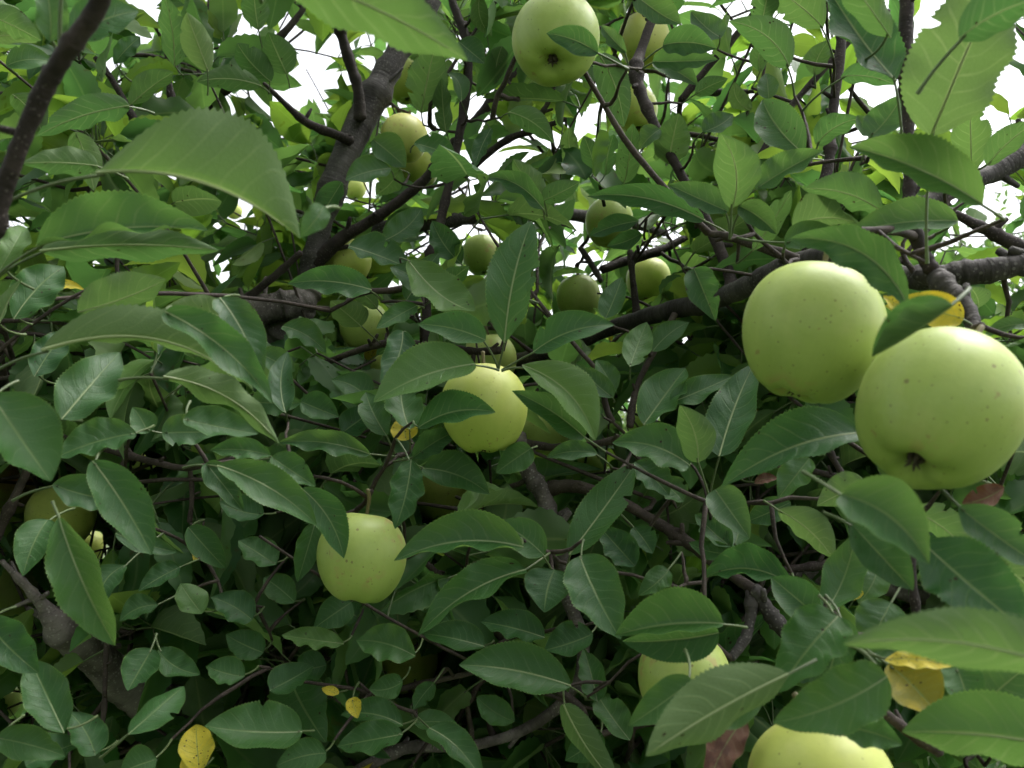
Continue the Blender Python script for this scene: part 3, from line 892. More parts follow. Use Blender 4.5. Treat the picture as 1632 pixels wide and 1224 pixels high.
# cx, cy, radius px, calyx direction (right, down, towards camera), skin, share kept clear, label
APPLES = [
 (1289, 530, 116, (-0.25, 0.95, 0.08), 'a', 1, 'big green apple just above and left of the one showing its calyx'),
 (1499, 650, 134, (-0.56, 0.74, 0.37), 'a', 1, 'largest green apple at the photo edge with its dark calyx turned to view'),
 (884, 61, 75, (-0.08, 0.80, 0.60), 'a', 1, 'green apple at the top edge seen from below, a leaf on its side'),
 (1027, 64, 43, (-0.1, 0.9, 0.2), 'ap', 1, 'small peach-tinted apple behind the dark shoot at the top'),
 (1013, 176, 38, (0.1, 0.9, 0.2), 'ay', 1, 'pale apple half behind a hanging leaf and a dark shoot near the top'),
 (646, 130, 36, (0.1, 0.9, 0.1), 'ay', 0.8, 'yellowish apple tucked against the thick limb, upper of the three there'),
 (645, 222, 40, (-0.1, 0.8, 0.3), 'ap', 0.8, 'peach-tinted apple right of the thick limb with a bluish leaf over it'),
 (668, 262, 38, (0.2, 0.9, 0.1), 'ay', 0.6, 'shaded apple hanging lowest of the three beside the thick limb'),
 (972, 355, 41, (0.0, 0.95, 0.1), 'a', 1, 'green apple hanging below a long leaf right of the photo centre top'),
 (923, 474, 38, (0.1, 0.95, 0.0), 'a', 1, 'round green apple in the open above the grey branch'),
 (1032, 446, 38, (-0.1, 0.9, 0.2), 'ay', 0.8, 'yellow-green apple crossed by a thin upright twig'),
 (556, 418, 39, (0.0, 0.9, 0.2), 'ay', 1, 'apple hanging right beside the bend of the thick limb'),
 (768, 406, 34, (0.1, 0.9, 0.1), 'a', 0.9, 'dull green apple just left of the upright spotted leaf'),
 (773, 652, 75, (0.03, 0.97, 0.20), 'ay', 1, 'yellow-green apple in the middle of the photo under a fan of leaves'),
 (778, 574, 46, (0.0, 0.95, -0.1), 'a', 0.9, 'small apple peeping out above the apple in the middle'),
 (862, 690, 50, (0.1, 0.95, 0.1), 'a', 0.7, 'shaded apple half hidden behind the right side of the middle apple'),
 (628, 597, 40, (0.0, 0.95, 0.1), 'a', 0.8, 'apple edge showing left of the fan of leaves in the middle'),
 (702, 787, 46, (0.0, 0.95, 0.0), 'ay', 1, 'shaded apple below the middle apple under a dark leaf'),
 (577, 889, 74, (-0.10, 0.96, 0.24), 'a', 1, 'large green apple low in the shade with a brown-tipped leaf over its side'),
 (655, 1056, 48, (0.0, 0.9, 0.1), 'ay', 0.9, 'shaded apple crossed by a thin twig, straight below the large shaded one'),
 (1090, 1084, 78, (0.0, 0.95, 0.1), 'a', 1, 'green apple low in the photo behind the pale spotted leaf'),
 (1316, 1268, 121, (0.05, 0.94, 0.32), 'ay', 1, 'big apple cut off by the bottom edge of the photo'),
 (95, 822, 54, (0.0, 0.95, 0.0), 'ay', 0.9, 'shaded yellow-green apple near the left edge under dark leaves'),
 (140, 872, 27, (0.0, 0.95, 0.1), 'ay', 1, 'small bright apple just under a shaded one near the left edge'),
 (14, 945, 47, (0.0, 0.95, 0.1), 'a', 0.9, 'green apple at the left edge beside the rough limb'),
 (3, 1117, 30, (0.0, 0.95, 0.1), 'a', 1.15, 'dim apple cut off at the left edge near the bottom'),
 (373, 336, 14, (0.0, 0.95, 0.1), 'ay', 1, 'tiny far yellow apple under the large backlit leaf'),
 (940, 738, 30, (0.1, 0.95, 0.1), 'a', 0.7, 'small apple under the thin twig right of the middle apple'),
 (566, 300, 19, (0.0, 0.95, 0.1), 'ay', 0.8, 'small far yellow apple close to the thick limb'),
 (14, 782, 44, (0.2, 0.95, 0.1), 'ar', 0.9, 'green apple with a red blush cut off by the left edge'),
 (234, 742, 27, (0.0, 0.95, 0.1), 'ay', 0.8, 'small apple peeping below a thin horizontal twig'),
 (1021, 668, 25, (0.0, 0.95, 0.1), 'a', 1.15, 'small pale apple behind a reddish twig right of the middle'),
 (582, 520, 42, (0.0, 0.95, 0.1), 'a', 0.7, 'pale green apple among leaves below the bend of the thick limb'),
]
AP_SPH = []
for ai, (cx, cy, rp, ax, sk, keep, label) in enumerate(APPLES):
    rad = 0.0375 if rp > 100 else 0.0365 + 0.002 * math.sin(ai * 2.7)
    d = rad * FPX / rp
    c = P(cx, cy, d)
    cal = nrm(np.array(RGT * ax[0] - UPV * ax[1] - FWD * ax[2]))
    e = bpy.data.objects.new('apple', None)
    scene.collection.objects.link(e)
    e.location = c
    e.rotation_euler = Vector(-cal).to_track_quat('Z', 'X').to_euler()
    tag(e, label, 'apple', 'apples hanging in the tree')
    big = rp > 60
    co, flat, tot, zt, zb = apple_body(rad * 1.0, 100 + ai, 64 if big else 28, 48 if big else 22)
    link('body', new_mesh('apple_body', co, flat, tot, [M[sk]]), e)
    # stalk in its bowl
    bag = Bag()
    sl = 0.020 + 0.006 * random.random()
    k = random.uniform(-0.004, 0.004)
    sp = np.array([(0, 0, zt - 0.003), (k * .3, 0, zt + sl * 0.35), (k, k, zt + sl * 0.75), (k * 2, k * 1.4, zt + sl)])
    bag.tube(catmull(sp, 3), np.linspace(0.0011, 0.0016, 10), 8, 0.1)
    link('stalk', bag.mesh('stalk', [M['stalk']]), e)
    # dried sepals in the basin
    bag = Bag()
    bag.tube(np.array([(0, 0, zb + 0.002), (0, 0, zb - 0.0015)]), np.array((0.0032, 0.0022)), 10, 0.2)
    for q in range(5):
        th = q * 1.2566 + ai
        u = np.array((math.cos(th), math.sin(th), 0))
        pz = np.array((0, 0, 1.0))
        bag.tube(np.array([u * 0.0022 + pz * (zb + 0.0005), u * 0.0030 + pz * (zb - 0.0030), u * 0.0016 + pz * (zb - 0.0058), u * 0.0034 + pz * (zb - 0.0078)]),
                 np.array((0.0013, 0.0013, 0.0008, 0.0003)), 6, 0.2)
    link('calyx', bag.mesh('calyx', [M['calyx']]), e)
    protect(cx, cy, rp * 0.96 * keep + (6 if rp < 32 else 0), d)
    AP_SPH.append((c, rad * 1.05))
    tip = c - cal * (zt + sl)
    join(tip, 0.0017, 0.0028, 0.26, 8)
AP_C = np.array([a[0] for a in AP_SPH])
AP_R = np.array([a[1] for a in AP_SPH])

# ------------------------------------------------------------------ leaves one can pick out in the photograph
# base x,y, tip x,y, half width, angle of the half on the left of base->tip, of the other half (deg, + towards the camera),
# face (T upper, U under), distance, options: c bow (px), b bow towards camera, dt tip farther, m material, p stalk foot (px)
def D(**k):
    return k


LEAVES = [
 # upper left
 (155, 275, 478, 380, 122, -6, -100, 'U', .36, D(c=44, pr=.95, p=(12, 322), b=.012)),
 (516, 328, 478, 376, 20, 10, 10, 'T', .37, D()),
 (58, 392, 332, 366, 62, 12, 70, 'T', .42, D(c=14, p=(-8, 444))),
 (64, 400, 352, 392, 34, -40, -10, 'U', .435, D(c=8, p=(-6, 444))),
 (395, -60, 742, 74, 58, -8, -8, 'U', .30, D(c=18)),
 (112, 62, 220, 14, 34, 15, 10, 'T', .42, D(p=(100, 90))),
 (80, 66, 66, -50, 26, 20, 10, 'T', .38, D(p=(98, 92))),
 (96, -14, 150, -190, 50, 10, 10, 'T', .34, D(p=(96, 88))),
 (-25, 20, 66, 63, 25, -15, -15, 'U', .60, D()),
 (-20, 60, 60, 66, 18, -15, -15, 'U', .62, D(m='l')),
 (206, 168, 60, 206, 24, -10, -30, 'U', .56, D(c=-8)),
 (156, 264, 36, 254, 24, -10, -25, 'U', .52, D()),
 (332, 114, 297, 20, 26, -15, -15, 'U', .82, D(p=(331, 152), m='l')),
 (278, 106, 262, -12, 23, -20, -5, 'U', .85, D()),
 (432, 130, 378, 64, 25, -10, -15, 'U', .95, D(p=(428, 150))),
 (457, 118, 428, 48, 28, -20, -10, 'U', .95, D(p=(462, 140))),
 (417, 137, 314, 128, 20, -10, -25, 'U', .9, D()),
 (412, 48, 404, -20, 23, -10, -10, 'U', .9, D(p=(418, 76))),
 (206, 168, 276, 110, 23, -20, -20, 'U', .8, D()),
 (182, 102, 224, 57, 16, 10, 15, 'T', .8, D()),
 (20, 150, 70, 215, 26, -20, -15, 'U', .7, D()),
 (120, 210, 150, 300, 24, -10, -10, 'U', .62, D(m='l')),
 (10, 105, 90, 100, 20, 15, 20, 'T', .7, D()),
 (0, 430, 42, 348, 24, 10, 20, 'T', .5, D(m='l')),
 # top middle
 (953, 84, 871, 53, 23, 20, 15, 'T', .595, D(p=(1000, 110), c=-5)),
 (998, 84, 957, 37, 14, 20, 20, 'T', .75, D(p=(1003, 112))),
 (955, 86, 994, 197, 28, -20, 10, 'U', .70, D(p=(1002, 110), c=8)),
 (671, 180, 694, 68, 34, -10, -10, 'U', .92, D(m='l')),
 (711, 212, 704, 122, 17, -10, -20, 'U', .92, D()),
 (735, 162, 711, 104, 15, 15, 20, 'T', .90, D()),
 (731, 66, 772, 97, 21, 10, 15, 'T', .90, D()),
 (764, -4, 784, 57, 16, -10, -10, 'U', .9, D()),
 (800, 74, 789, 132, 18, -10, -20, 'U', .9, D()),
 (811, 178, 882, 226, 21, -10, -15, 'U', .86, D(c=8)),
 (866, 310, 818, 253, 23, -12, -12, 'U', .80, D(p=(872, 345))),
 (864, 320, 924, 288, 19, -10, -20, 'U', .80, D(p=(868, 350))),
 (866, 333, 769, 281, 20, 25, 25, 'T', .76, D(c=-10)),
 (660, 228, 726, 248, 21, 15, 20, 'T', .86, D(c=6)),
 (594, 222, 648, 265, 27, 20, 15, 'T', .95, D()),
 (623, 268, 551, 286, 20, 15, 20, 'T', .95, D(c=-4)),
 (637, 268, 599, 310, 21, -10, -10, 'U', .97, D(m='l')),
 (783, 204, 756, 264, 13, 20, 10, 'T', .9, D()),
 (912, 252, 908, 202, 15, -10, -10, 'U', .95, D()),
 (949, 270, 930, 212, 17, -10, -10, 'U', .9, D()),
 (964, 280, 978, 213, 21, -10, -10, 'U', .9, D()),
 (995, 292, 1010, 186, 21, -10, -10, 'U', .88, D()),
 (1065, 262, 1082, 180, 30, -10, -10, 'U', .85, D(m='l')),
 (1052, 206, 1018, 234, 17, 15, 15, 'T', .80, D()),
 (1123, 351, 934, 311, 25, 25, 15, 'T', .64, D(c=-14, p=(1160, 372))),
 (1018, 352, 938, 374, 17, 15, 25, 'T', .85, D(c=-5)),
 (1022, 372, 968, 392, 16, 15, 25, 'T', .9, D()),
 (1056, 72, 1142, 76, 25, 20, 15, 'T', .70, D(c=6, p=(1026, 98))),
 (1040, 98, 1142, 88, 22, 15, 20, 'T', .73, D(p=(1024, 110))),
 (1042, 96, 1112, 134, 20, 20, 15, 'T', .75, D(p=(1022, 112))),
 (1006, -16, 1086, 34, 24, 15, 15, 'T', .72, D()),
 (804, 546, 846, 350, 43, 8, 14, 'T', .60, D(p=(794, 590), c=4)),
 (556, 392, 656, 422, 28, 15, 20, 'T', .85, D()),
 (648, 478, 700, 400, 26, 15, 10, 'T', .82, D()),
 (610, 384, 672, 330, 24, 15, 10, 'T', .9, D()),
 (545, 290, 500, 350, 20, 15, 15, 'T', 1.1, D()),
 (735, 420, 690, 350, 24, 10, 15, 'T', .85, D()),
 # upper right
 (1484, 216, 1606, -70, 74, -6, -10, 'U', .43, D(c=6, m='l', p=(1478, 420))),
 (1528, 62, 1668, -6, 42, -15, -25, 'U', .37, D(c=10, p=(1462, 150))),
 (1428, 128, 1322, -46, 46, 15, 20, 'T', .47, D(p=(1438, 236), c=-6)),
 (1420, 60, 1334, -60, 30, -10, -30, 'U', .46, D(m='l')),
 (1386, 218, 1438, 150, 28, 10, 15, 'T', .56, D(p=(1372, 262))),
 (1400, 224, 1366, 183, 16, 15, 15, 'T', .58, D()),
 (1566, 326, 1353, 232, 58, 62, 8, 'T', .41, D(c=-10, p=(1600, 350))),
 (1548, 277, 1545, 160, 30, -12, -12, 'U', .60, D(p=(1540, 320))),
 (1564, 242, 1530, 262, 11, -10, -10, 'U', .6, D(m='l')),
 (1573, 264, 1656, 190, 23, -15, -15, 'U', .55, D(m='l')),
 (1404, 336, 1281, 298, 31, -12, -20, 'U', .52, D(c=-12, p=(1446, 376))),
 (1262, 362, 1362, 340, 37, -8, -30, 'U', .55, D(c=10, m='l', p=(1248, 402))),
 (1281, 244, 1214, 155, 38, 18, 12, 'T', .58, D(c=8)),
 (1204, 302, 1310, 231, 23, 20, 15, 'T', .55, D(c=4)),
 (1167, 332, 1148, 205, 40, -22, -8, 'U', .54, D(p=(1163, 381), c=-14)),
 (1161, 337, 1066, 290, 25, 15, 15, 'T', .56, D(p=(1163, 381))),
 (1178, 328, 1238, 372, 24, 15, 25, 'T', .58, D(p=(1165, 381))),
 (1258, 106, 1162, 30, 30, -12, -18, 'U', .64, D(p=(1266, 152), c=-14)),
 (1312, 44, 1222, -24, 34, -10, -12, 'U', .70, D(p=(1328, 92), c=-6)),
 (1213, 40, 1226, -34, 23, -10, -12, 'U', .70, D()),
 (1297, 119, 1322, 62, 21, -10, -12, 'U', .78, D(p=(1300, 140))),
 (1340, 122, 1427, 132, 21, -10, -20, 'U', .62, D(c=6)),
 (1300, 231, 1372, 178, 22, -12, -12, 'U', .66, D(c=5)),
 (1225, 158, 1221, 116, 18, 12, 12, 'T', .75, D()),
 (1212, 115, 1216, 60, 16, -12, -12, 'U', .8, D()),
 (1196, 176, 1170, 130, 16, -12, -12, 'U', .85, D(m='l')),
 (1120, 210, 1168, 182, 20, 12, 18, 'T', .75, D()),
 (1108, 150, 1160, 125, 15, -12, -12, 'U', .85, D()),
 (1250, 388, 1340, 370, 22, 20, 20, 'T', .52, D(c=10)),
 (1447, 488, 1258, 380, 40, 30, 10, 'T', .395, D(c=-36, p=(1446, 512))),
 (1527, 352, 1352, 364, 30, 20, 15, 'T', .47, D(c=-8)),
 (1200, 400, 1262, 300, 20, -12, -12, 'U', .62, D(m='l')),
 (1240, 20, 1300, -20, 20, -12, -12, 'U', .8, D()),
 (1150, 60, 1100, 10, 22, 10, 14, 'T', .8, D()),
 # right middle
 (1106, 428, 1140, 510, 29, 12, 15, 'T', .70, D()),
 (1519, 486, 1390, 569, 54, 112, 14, 'T', .338, D(p=(1545, 460), c=4)),
 (1536, 508, 1411, 482, 30, 12, 12, 'T', .455, D(m='y')),
 (1452, 502, 1408, 470, 16, 12, 12, 'T', .46, D(m='y')),
 (1560, 490, 1546, 453, 20, -10, -10, 'U', .60, D(m='l')),
 (1640, 518, 1566, 537, 13, 10, 10, 'T', .50, D(m='l')),
 (1700, 520, 1592, 546, 5, 10, 10, 'T', .45, D(m='l')),
 (1372, 690, 1151, 765, 54, 40, 8, 'T', .475, D(c=-10, p=(1400, 676))),
 (1146, 727, 1202, 577, 38, 10, 14, 'T', .60, D(p=(1130, 792), c=4)),
 (1068, 642, 1168, 588, 23, 10, 25, 'T', .66, D()),
 (1113, 737, 1084, 645, 30, -10, -14, 'U', .58, D(p=(1130, 790))),
 (1140, 780, 1194, 852, 30, 12, 12, 'T', .56, D(p=(1128, 796))),
 (1340, 788, 1481, 894, 56, 8, 30, 'T', .335, D(c=18)),
 (1600, 776, 1533, 802, 19, 10, 20, 'T', .42, D(m='b')),
 (1528, 808, 1664, 905, 38, 10, 25, 'T', .38, D(p=(1500, 780))),
 (1202, 770, 1240, 762, 9, 10, 10, 'T', .70, D(m='b')),
 (1452, 812, 1562, 884, 28, -14, -14, 'U', .50, D(m='l')),
 (1568, 868, 1670, 960, 40, -14, -14, 'U', .48, D(m='l')),
 (1240, 812, 1330, 892, 30, -10, -20, 'U', .56, D(m='l', c=6)),
 (1040, 560, 1098, 512, 20, 10, 15, 'T', .8, D()),
 (1290, 730, 1240, 792, 26, 12, 15, 'T', .62, D()),
 (1380, 770, 1300, 800, 26, -10, -15, 'U', .55, D(m='l')),
 (1260, 800, 1190, 830, 22, 12, 15, 'T', .66, D()),
 # lower right
 (1716, 1072, 1346, 1002, 52, -8, -12, 'U', .25, D(c=-16)),
 (1720, 1196, 1436, 1166, 74, -50, 6, 'T', .32, D(c=-10)),
 (1256, 1074, 1029, 1205, 58, -42, -4, 'U', .375, D(c=-6, m='l', p=(1300, 1052))),
 (1217, 1108, 1098, 1150, 32, 12, 16, 'T', .40, D()),
 (1104, 1084, 1002, 1157, 30, 15, 12, 'T', .44, D()),
 (1153, 994, 980, 1013, 60, 66, 8, 'T', .49, D(c=-8, p=(1190, 1000))),
 (1146, 1008, 992, 1022, 40, 12, 45, 'T', .525, D()),
 (1266, 934, 1116, 923, 42, 55, 12, 'T', .54, D(c=-22)),
 (1312, 990, 1229, 918, 34, 12, 12, 'T', .50, D(p=(1318, 1000))),
 (1316, 974, 1363, 852, 36, 12, 14, 'T', .49, D(p=(1310, 1002))),
 (1336, 982, 1238, 1098, 50, 10, 20, 'T', .41, D()),
 (1345, 985, 1300, 1110, 40, 25, 12, 'T', .43, D()),
 (1414, 1078, 1232, 1152, 52, 14, 16, 'T', .368, D(c=10)),
 (1346, 1160, 1438, 1187, 30, 12, 16, 'T', .385, D()),
 (1416, 1058, 1494, 1136, 44, 8, 10, 'T', .40, D(m='o')),
 (1410, 1052, 1520, 1060, 16, 8, 10, 'T', .395, D(m='y')),
 (1186, 1146, 1126, 1250, 28, 10, 30, 'T', .43, D(m='b')),
 (1524, 1062, 1545, 1130, 34, 14, 14, 'T', .40, D()),
 (1472, 866, 1644, 1004, 58, 10, 16, 'T', .37, D()),
 (1358, 836, 1458, 934, 38, 12, 16, 'T', .40, D()),
 (1166, 872, 1108, 818, 23, 12, 14, 'T', .60, D(p=(1172, 890))),
 (1170, 872, 1182, 812, 21, 12, 14, 'T', .60, D(p=(1174, 890))),
 (1162, 882, 1098, 864, 18, 12, 14, 'T', .60, D()),
 (1420, 960, 1380, 1040, 40, 12, 14, 'T', .46, D()),
 (1560, 1130, 1640, 1060, 40, 12, 14, 'T', .42, D()),
 (1400, 900, 1368, 960, 26, 12, 14, 'T', .52, D()),
 (1452, 1050, 1380, 1020, 30, 12, 14, 'T', .5, D()),
 (1090, 970, 1056, 1000, 16, 12, 14, 'T', .6, D()),
 (1372, 940, 1362, 955, 8, 5, 5, 'T', .5, D(m='y')),
 # middle
 (757, 580, 596, 621, 41, 18, 12, 'T', .595, D(p=(795, 590), c=-12, m='l')),
 (774, 542, 665, 514, 27, 15, 12, 'T', .60, D(p=(794, 588), c=-6)),
 (850, 561, 979, 514, 31, 18, 20, 'T', .595, D(p=(800, 590), c=6)),
 (832, 582, 948, 702, 44, 10, 55, 'T', .590, D(p=(800, 591), c=22, m='l')),
 (932, 697, 816, 623, 27, 20, 12, 'T', .615, D(c=-6, p=(965, 720))),
 (666, 682, 790, 657, 36, 14, 45, 'T', .600, D(c=14)),
 (653, 684, 640, 578, 34, 14, 14, 'T', .66, D(p=(654, 720))),
 (642, 528, 606, 609, 27, 12, 18, 'T', .70, D()),
 (616, 694, 580, 616, 25, 12, 18, 'T', .68, D(p=(630, 725))),
 (648, 702, 640, 662, 23, 10, 10, 'T', .72, D(m='y')),
 (658, 730, 725, 688, 24, 20, 20, 'T', .66, D()),
 (674, 746, 780, 786, 33, 16, 16, 'T', .655, D(c=10)),
 (655, 733, 629, 840, 29, 14, 30, 'T', .61, D(c=5)),
 (847, 714, 790, 754, 25, 16, 16, 'T', .66, D()),
 (952, 722, 871, 729, 16, 14, 20, 'T', .64, D(p=(976, 746), c=-4)),
 (1100, 742, 976, 703, 38, 22, 14, 'T', .59, D(c=-12)),
 (907, 884, 1013, 735, 34, 14, 14, 'T', .60, D(p=(904, 905), c=-4)),
 (1012, 736, 1068, 786, 27, 14, 14, 'T', .62, D()),
 (1026, 677, 1092, 583, 37, 12, 14, 'T', .655, D(p=(1012, 705))),
 (1004, 584, 1031, 513, 25, 12, 12, 'T', .70, D(m='l', p=(1004, 605))),
 (965, 507, 991, 438, 22, 12, 12, 'T', .75, D()),
 (650, 414, 757, 495, 34, 10, 14, 'T', .75, D(m='l')),
 (680, 472, 622, 424, 27, 12, 14, 'T', .76, D()),
 (576, 520, 528, 473, 25, -12, -12, 'U', .85, D(m='l')),
 (602, 492, 553, 454, 18, -12, -12, 'U', .86, D(m='l')),
 (664, 487, 600, 523, 17, 15, 15, 'T', .74, D()),
 (981, 622, 951, 570, 19, 12, 12, 'T', .72, D()),
 (977, 634, 918, 578, 19, 15, 15, 'T', .70, D()),
 (590, 724, 444, 702, 21, 20, 22, 'T', .64, D(c=-6)),
 (700, 470, 748, 415, 20, -12, -12, 'U', .82, D()),
 (590, 640, 530, 600, 26, 14, 14, 'T', .78, D()),
 (545, 690, 600, 650, 26, 14, 14, 'T', .76, D()),
 (1090, 800, 1050, 760, 22, 14, 14, 'T', .66, D()),
 (960, 660, 920, 640, 16, 14, 14, 'T', .72, D()),
 (480, 640, 540, 660, 24, 14, 14, 'T', .74, D()),
 # lower middle
 (834, 872, 627, 893, 50, 60, 10, 'T', .545, D(c=-22)),
 (867, 885, 791, 825, 29, 12, 14, 'T', .575, D(p=(882, 914))),
 (838, 908, 668, 1010, 38, 58, 8, 'T', .57, D(c=-16)),
 (884, 908, 868, 970, 40, 14, 14, 'T', .58, D(p=(876, 918))),
 (924, 886, 988, 1012, 45, 10, 14, 'T', .575, D(p=(930, 860))),
 (1012, 902, 958, 838, 28, 14, 14, 'T', .66, D()),
 (1066, 908, 1018, 947, 20, 14, 14, 'T', .62, D(p=(1086, 880))),
 (910, 1093, 732, 1058, 43, 18, 14, 'T', .615, D(c=-10, p=(934, 1112))),
 (662, 1046, 566, 1018, 32, 14, 14, 'T', .66, D(c=-6)),
 (642, 1086, 588, 1098, 21, 14, 14, 'T', .68, D()),
 (692, 1088, 659, 1130, 17, 14, 14, 'T', .70, D()),
 (660, 1152, 730, 1148, 17, 14, 20, 'T', .68, D()),
 (642, 1156, 543, 1134, 25, 14, 20, 'T', .66, D(c=-6)),
 (642, 1170, 536, 1182, 26, 14, 20, 'T', .64, D()),
 (772, 1030, 672, 998, 26, 14, 20, 'T', .70, D()),
 (868, 1016, 765, 984, 28, 14, 20, 'T', .70, D()),
 (945, 1010, 868, 1036, 30, 14, 20, 'T', .68, D()),
 (952, 1118, 930, 1032, 26, 14, 14, 'T', .66, D()),
 (898, 1122, 990, 1250, 26, -12, -20, 'U', .60, D(c=-8)),
 (960, 1170, 900, 1210, 26, 14, 14, 'T', .66, D()),
 (684, 1160, 772, 1246, 25, 14, 20, 'T', .64, D(c=10)),
 (480, 778, 548, 890, 30, 14, 20, 'T', .61, D(c=12)),
 (1004, 1180, 950, 1100, 26, 14, 14, 'T', .64, D()),
 (820, 1150, 760, 1110, 24, 14, 14, 'T', .7, D()),
 (560, 960, 500, 1000, 26, 14, 14, 'T', .72, D()),
 (520, 1060, 460, 1070, 26, 14, 14, 'T', .74, D()),
 (600, 1000, 540, 960, 24, 14, 14, 'T', .74, D()),
 (1010, 840, 1040, 880, 22, 14, 14, 'T', .68, D()),
 # left middle
 (66, 558, 402, 620, 58, -4, -75, 'U', .415, D(c=52, p=(-10, 594), m='l')),
 (262, 496, 432, 634, 36, 10, 30, 'T', .425, D(c=18)),
 (124, 497, 264, 444, 36, -10, -20, 'U', .50, D(m='l')),
 (356, 506, 262, 479, 23, -10, -15, 'U', .52, D(m='l')),
 (350, 474, 418, 594, 32, 12, 14, 'T', .50, D(c=6)),
 (-14, 628, 86, 754, 60, 12, 14, 'T', .41, D()),
 (98, 668, 192, 552, 42, 14, 14, 'T', .50, D()),
 (217, 690, 88, 727, 30, 20, 14, 'T', .49, D(c=-6)),
 (260, 600, 441, 704, 34, -6, -55, 'U', .46, D(c=22, p=(190, 606), m='l')),
 (292, 668, 412, 690, 28, 14, 20, 'T', .50, D()),
 (147, 734, 242, 882, 40, 12, 14, 'T', .46, D(c=6)),
 (84, 772, 192, 798, 30, 16, 16, 'T', .50, D(p=(20, 798))),
 (328, 738, 388, 814, 22, 14, 14, 'T', .58, D(p=(292, 746))),
 (346, 742, 505, 836, 34, 12, 20, 'T', .57, D(c=10, p=(330, 742))),
 (433, 728, 503, 772, 24, 14, 14, 'T', .60, D()),
 (432, 726, 335, 714, 19, 20, 14, 'T', .60, D()),
 (455, 658, 458, 552, 23, 12, 14, 'T', .66, D()),
 (592, 462, 456, 447, 25, 18, 16, 'T', .72, D(c=-4)),
 (258, 690, 346, 686, 27, 14, 14, 'T', .56, D()),
 (236, 690, 212, 648, 21, 12, 12, 'T', .58, D()),
 (22, 508, 102, 422, 35, 14, 14, 'T', .60, D()),
 (-4, 524, 36, 444, 14, -10, -60, 'U', .5, D()),
 (84, 460, 136, 462, 8, 10, 10, 'T', .7, D(m='y')),
 (55, 600, 110, 520, 26, 14, 14, 'T', .6, D()),
 (410, 560, 470, 590, 22, 14, 14, 'T', .7, D()),
 (400, 640, 480, 640, 24, 14, 14, 'T', .7, D()),
 (450, 520, 520, 560, 22, 14, 14, 'T', .85, D()),
 # lower left
 (94, 824, 187, 1028, 46, 50, 10, 'T', .445, D(c=-8, p=(84, 800))),
 (76, 828, 36, 914, 29, 14, 14, 'T', .55, D()),
 (-24, 988, 62, 1070, 36, 14, 14, 'T', .50, D()),
 (102, 1168, 48, 1052, 38, 14, 14, 'T', .52, D()),
 (152, 1204, 112, 1126, 28, 14, 14, 'T', .56, D()),
 (205, 1170, 294, 1082, 34, -30, 12, 'T', .50, D(p=(160, 1208))),
 (242, 1034, 203, 1098, 29, 14, 14, 'T', .62, D(p=(250, 1010))),
 (252, 1036, 318, 1072, 23, 14, 14, 'T', .63, D(p=(248, 1010))),
 (286, 904, 220, 940, 18, 16, 16, 'T', .66, D()),
 (322, 978, 288, 928, 26, 12, 12, 'T', .66, D(m='l')),
 (402, 988, 338, 948, 27, 14, 14, 'T', .68, D()),
 (252, 964, 190, 988, 20, 16, 16, 'T', .66, D()),
 (184, 850, 283, 880, 17, 16, 16, 'T', .62, D()),
 (502, 834, 474, 928, 21, 14, 14, 'T', .66, D()),
 (548, 1026, 448, 1008, 18, 14, 20, 'T', .68, D(m='l')),
 (482, 1166, 328, 1152, 42, 16, 16, 'T', .58, D(p=(500, 1164))),
 (318, 1230, 312, 1152, 29, 10, 10, 'T', .60, D(m='y')),
 (290, 1240, 330, 1200, 16, 10, 10, 'T', .62, D(m='y')),
 (308, 892, 341, 853, 12, 10, 10, 'T', .72, D(m='y')),
 (560, 1112, 570, 1144, 13, 10, 10, 'T', .64, D(m='y')),
 (540, 1106, 514, 1092, 8, 10, 10, 'T', .68, D(m='y')),
 (-6, 1176, 104, 1204, 28, 14, 14, 'T', .52, D()),
 (430, 1100, 500, 1060, 26, 14, 14, 'T', .66, D()),
 (440, 900, 380, 860, 26, 14, 14, 'T', .7, D()),
 (300, 840, 360, 900, 24, 14, 14, 'T', .7, D()),
 (420, 820, 350, 800, 24, 14, 14, 'T', .66, D()),
 (200, 900, 160, 960, 24, 14, 14, 'T', .64, D()),
 (420, 1040, 360, 1010, 26, 14, 14, 'T', .7, D()),
 (470, 960, 420, 920, 24, 14, 14, 'T', .72, D()),
 (520, 1200, 440, 1220, 26, 14, 14, 'T', .6, D()),
 (40, 1220, 130, 1180, 30, 14, 14, 'T', .55, D()),
 (390, 1078, 330, 1060, 24, 14, 14, 'T', .64, D()),
 (250, 1210, 190, 1230, 28, 14, 14, 'T', .58, D()),
]

ZB = np.full((306, 408), 99.0)          # what is nearest in each 4-pixel cell


def splat(co, write=True):
    x, y, d = project(co)
    ix, iy = (x // 4).astype(int), (y // 4).astype(int)
    ok = (ix >= 0) & (ix < 408) & (iy >= 0) & (iy < 306) & (d > 0.05)
    if write:
        np.minimum.at(ZB, (iy[ok], ix[ok]), d[ok])
    return ix, iy, d, ok


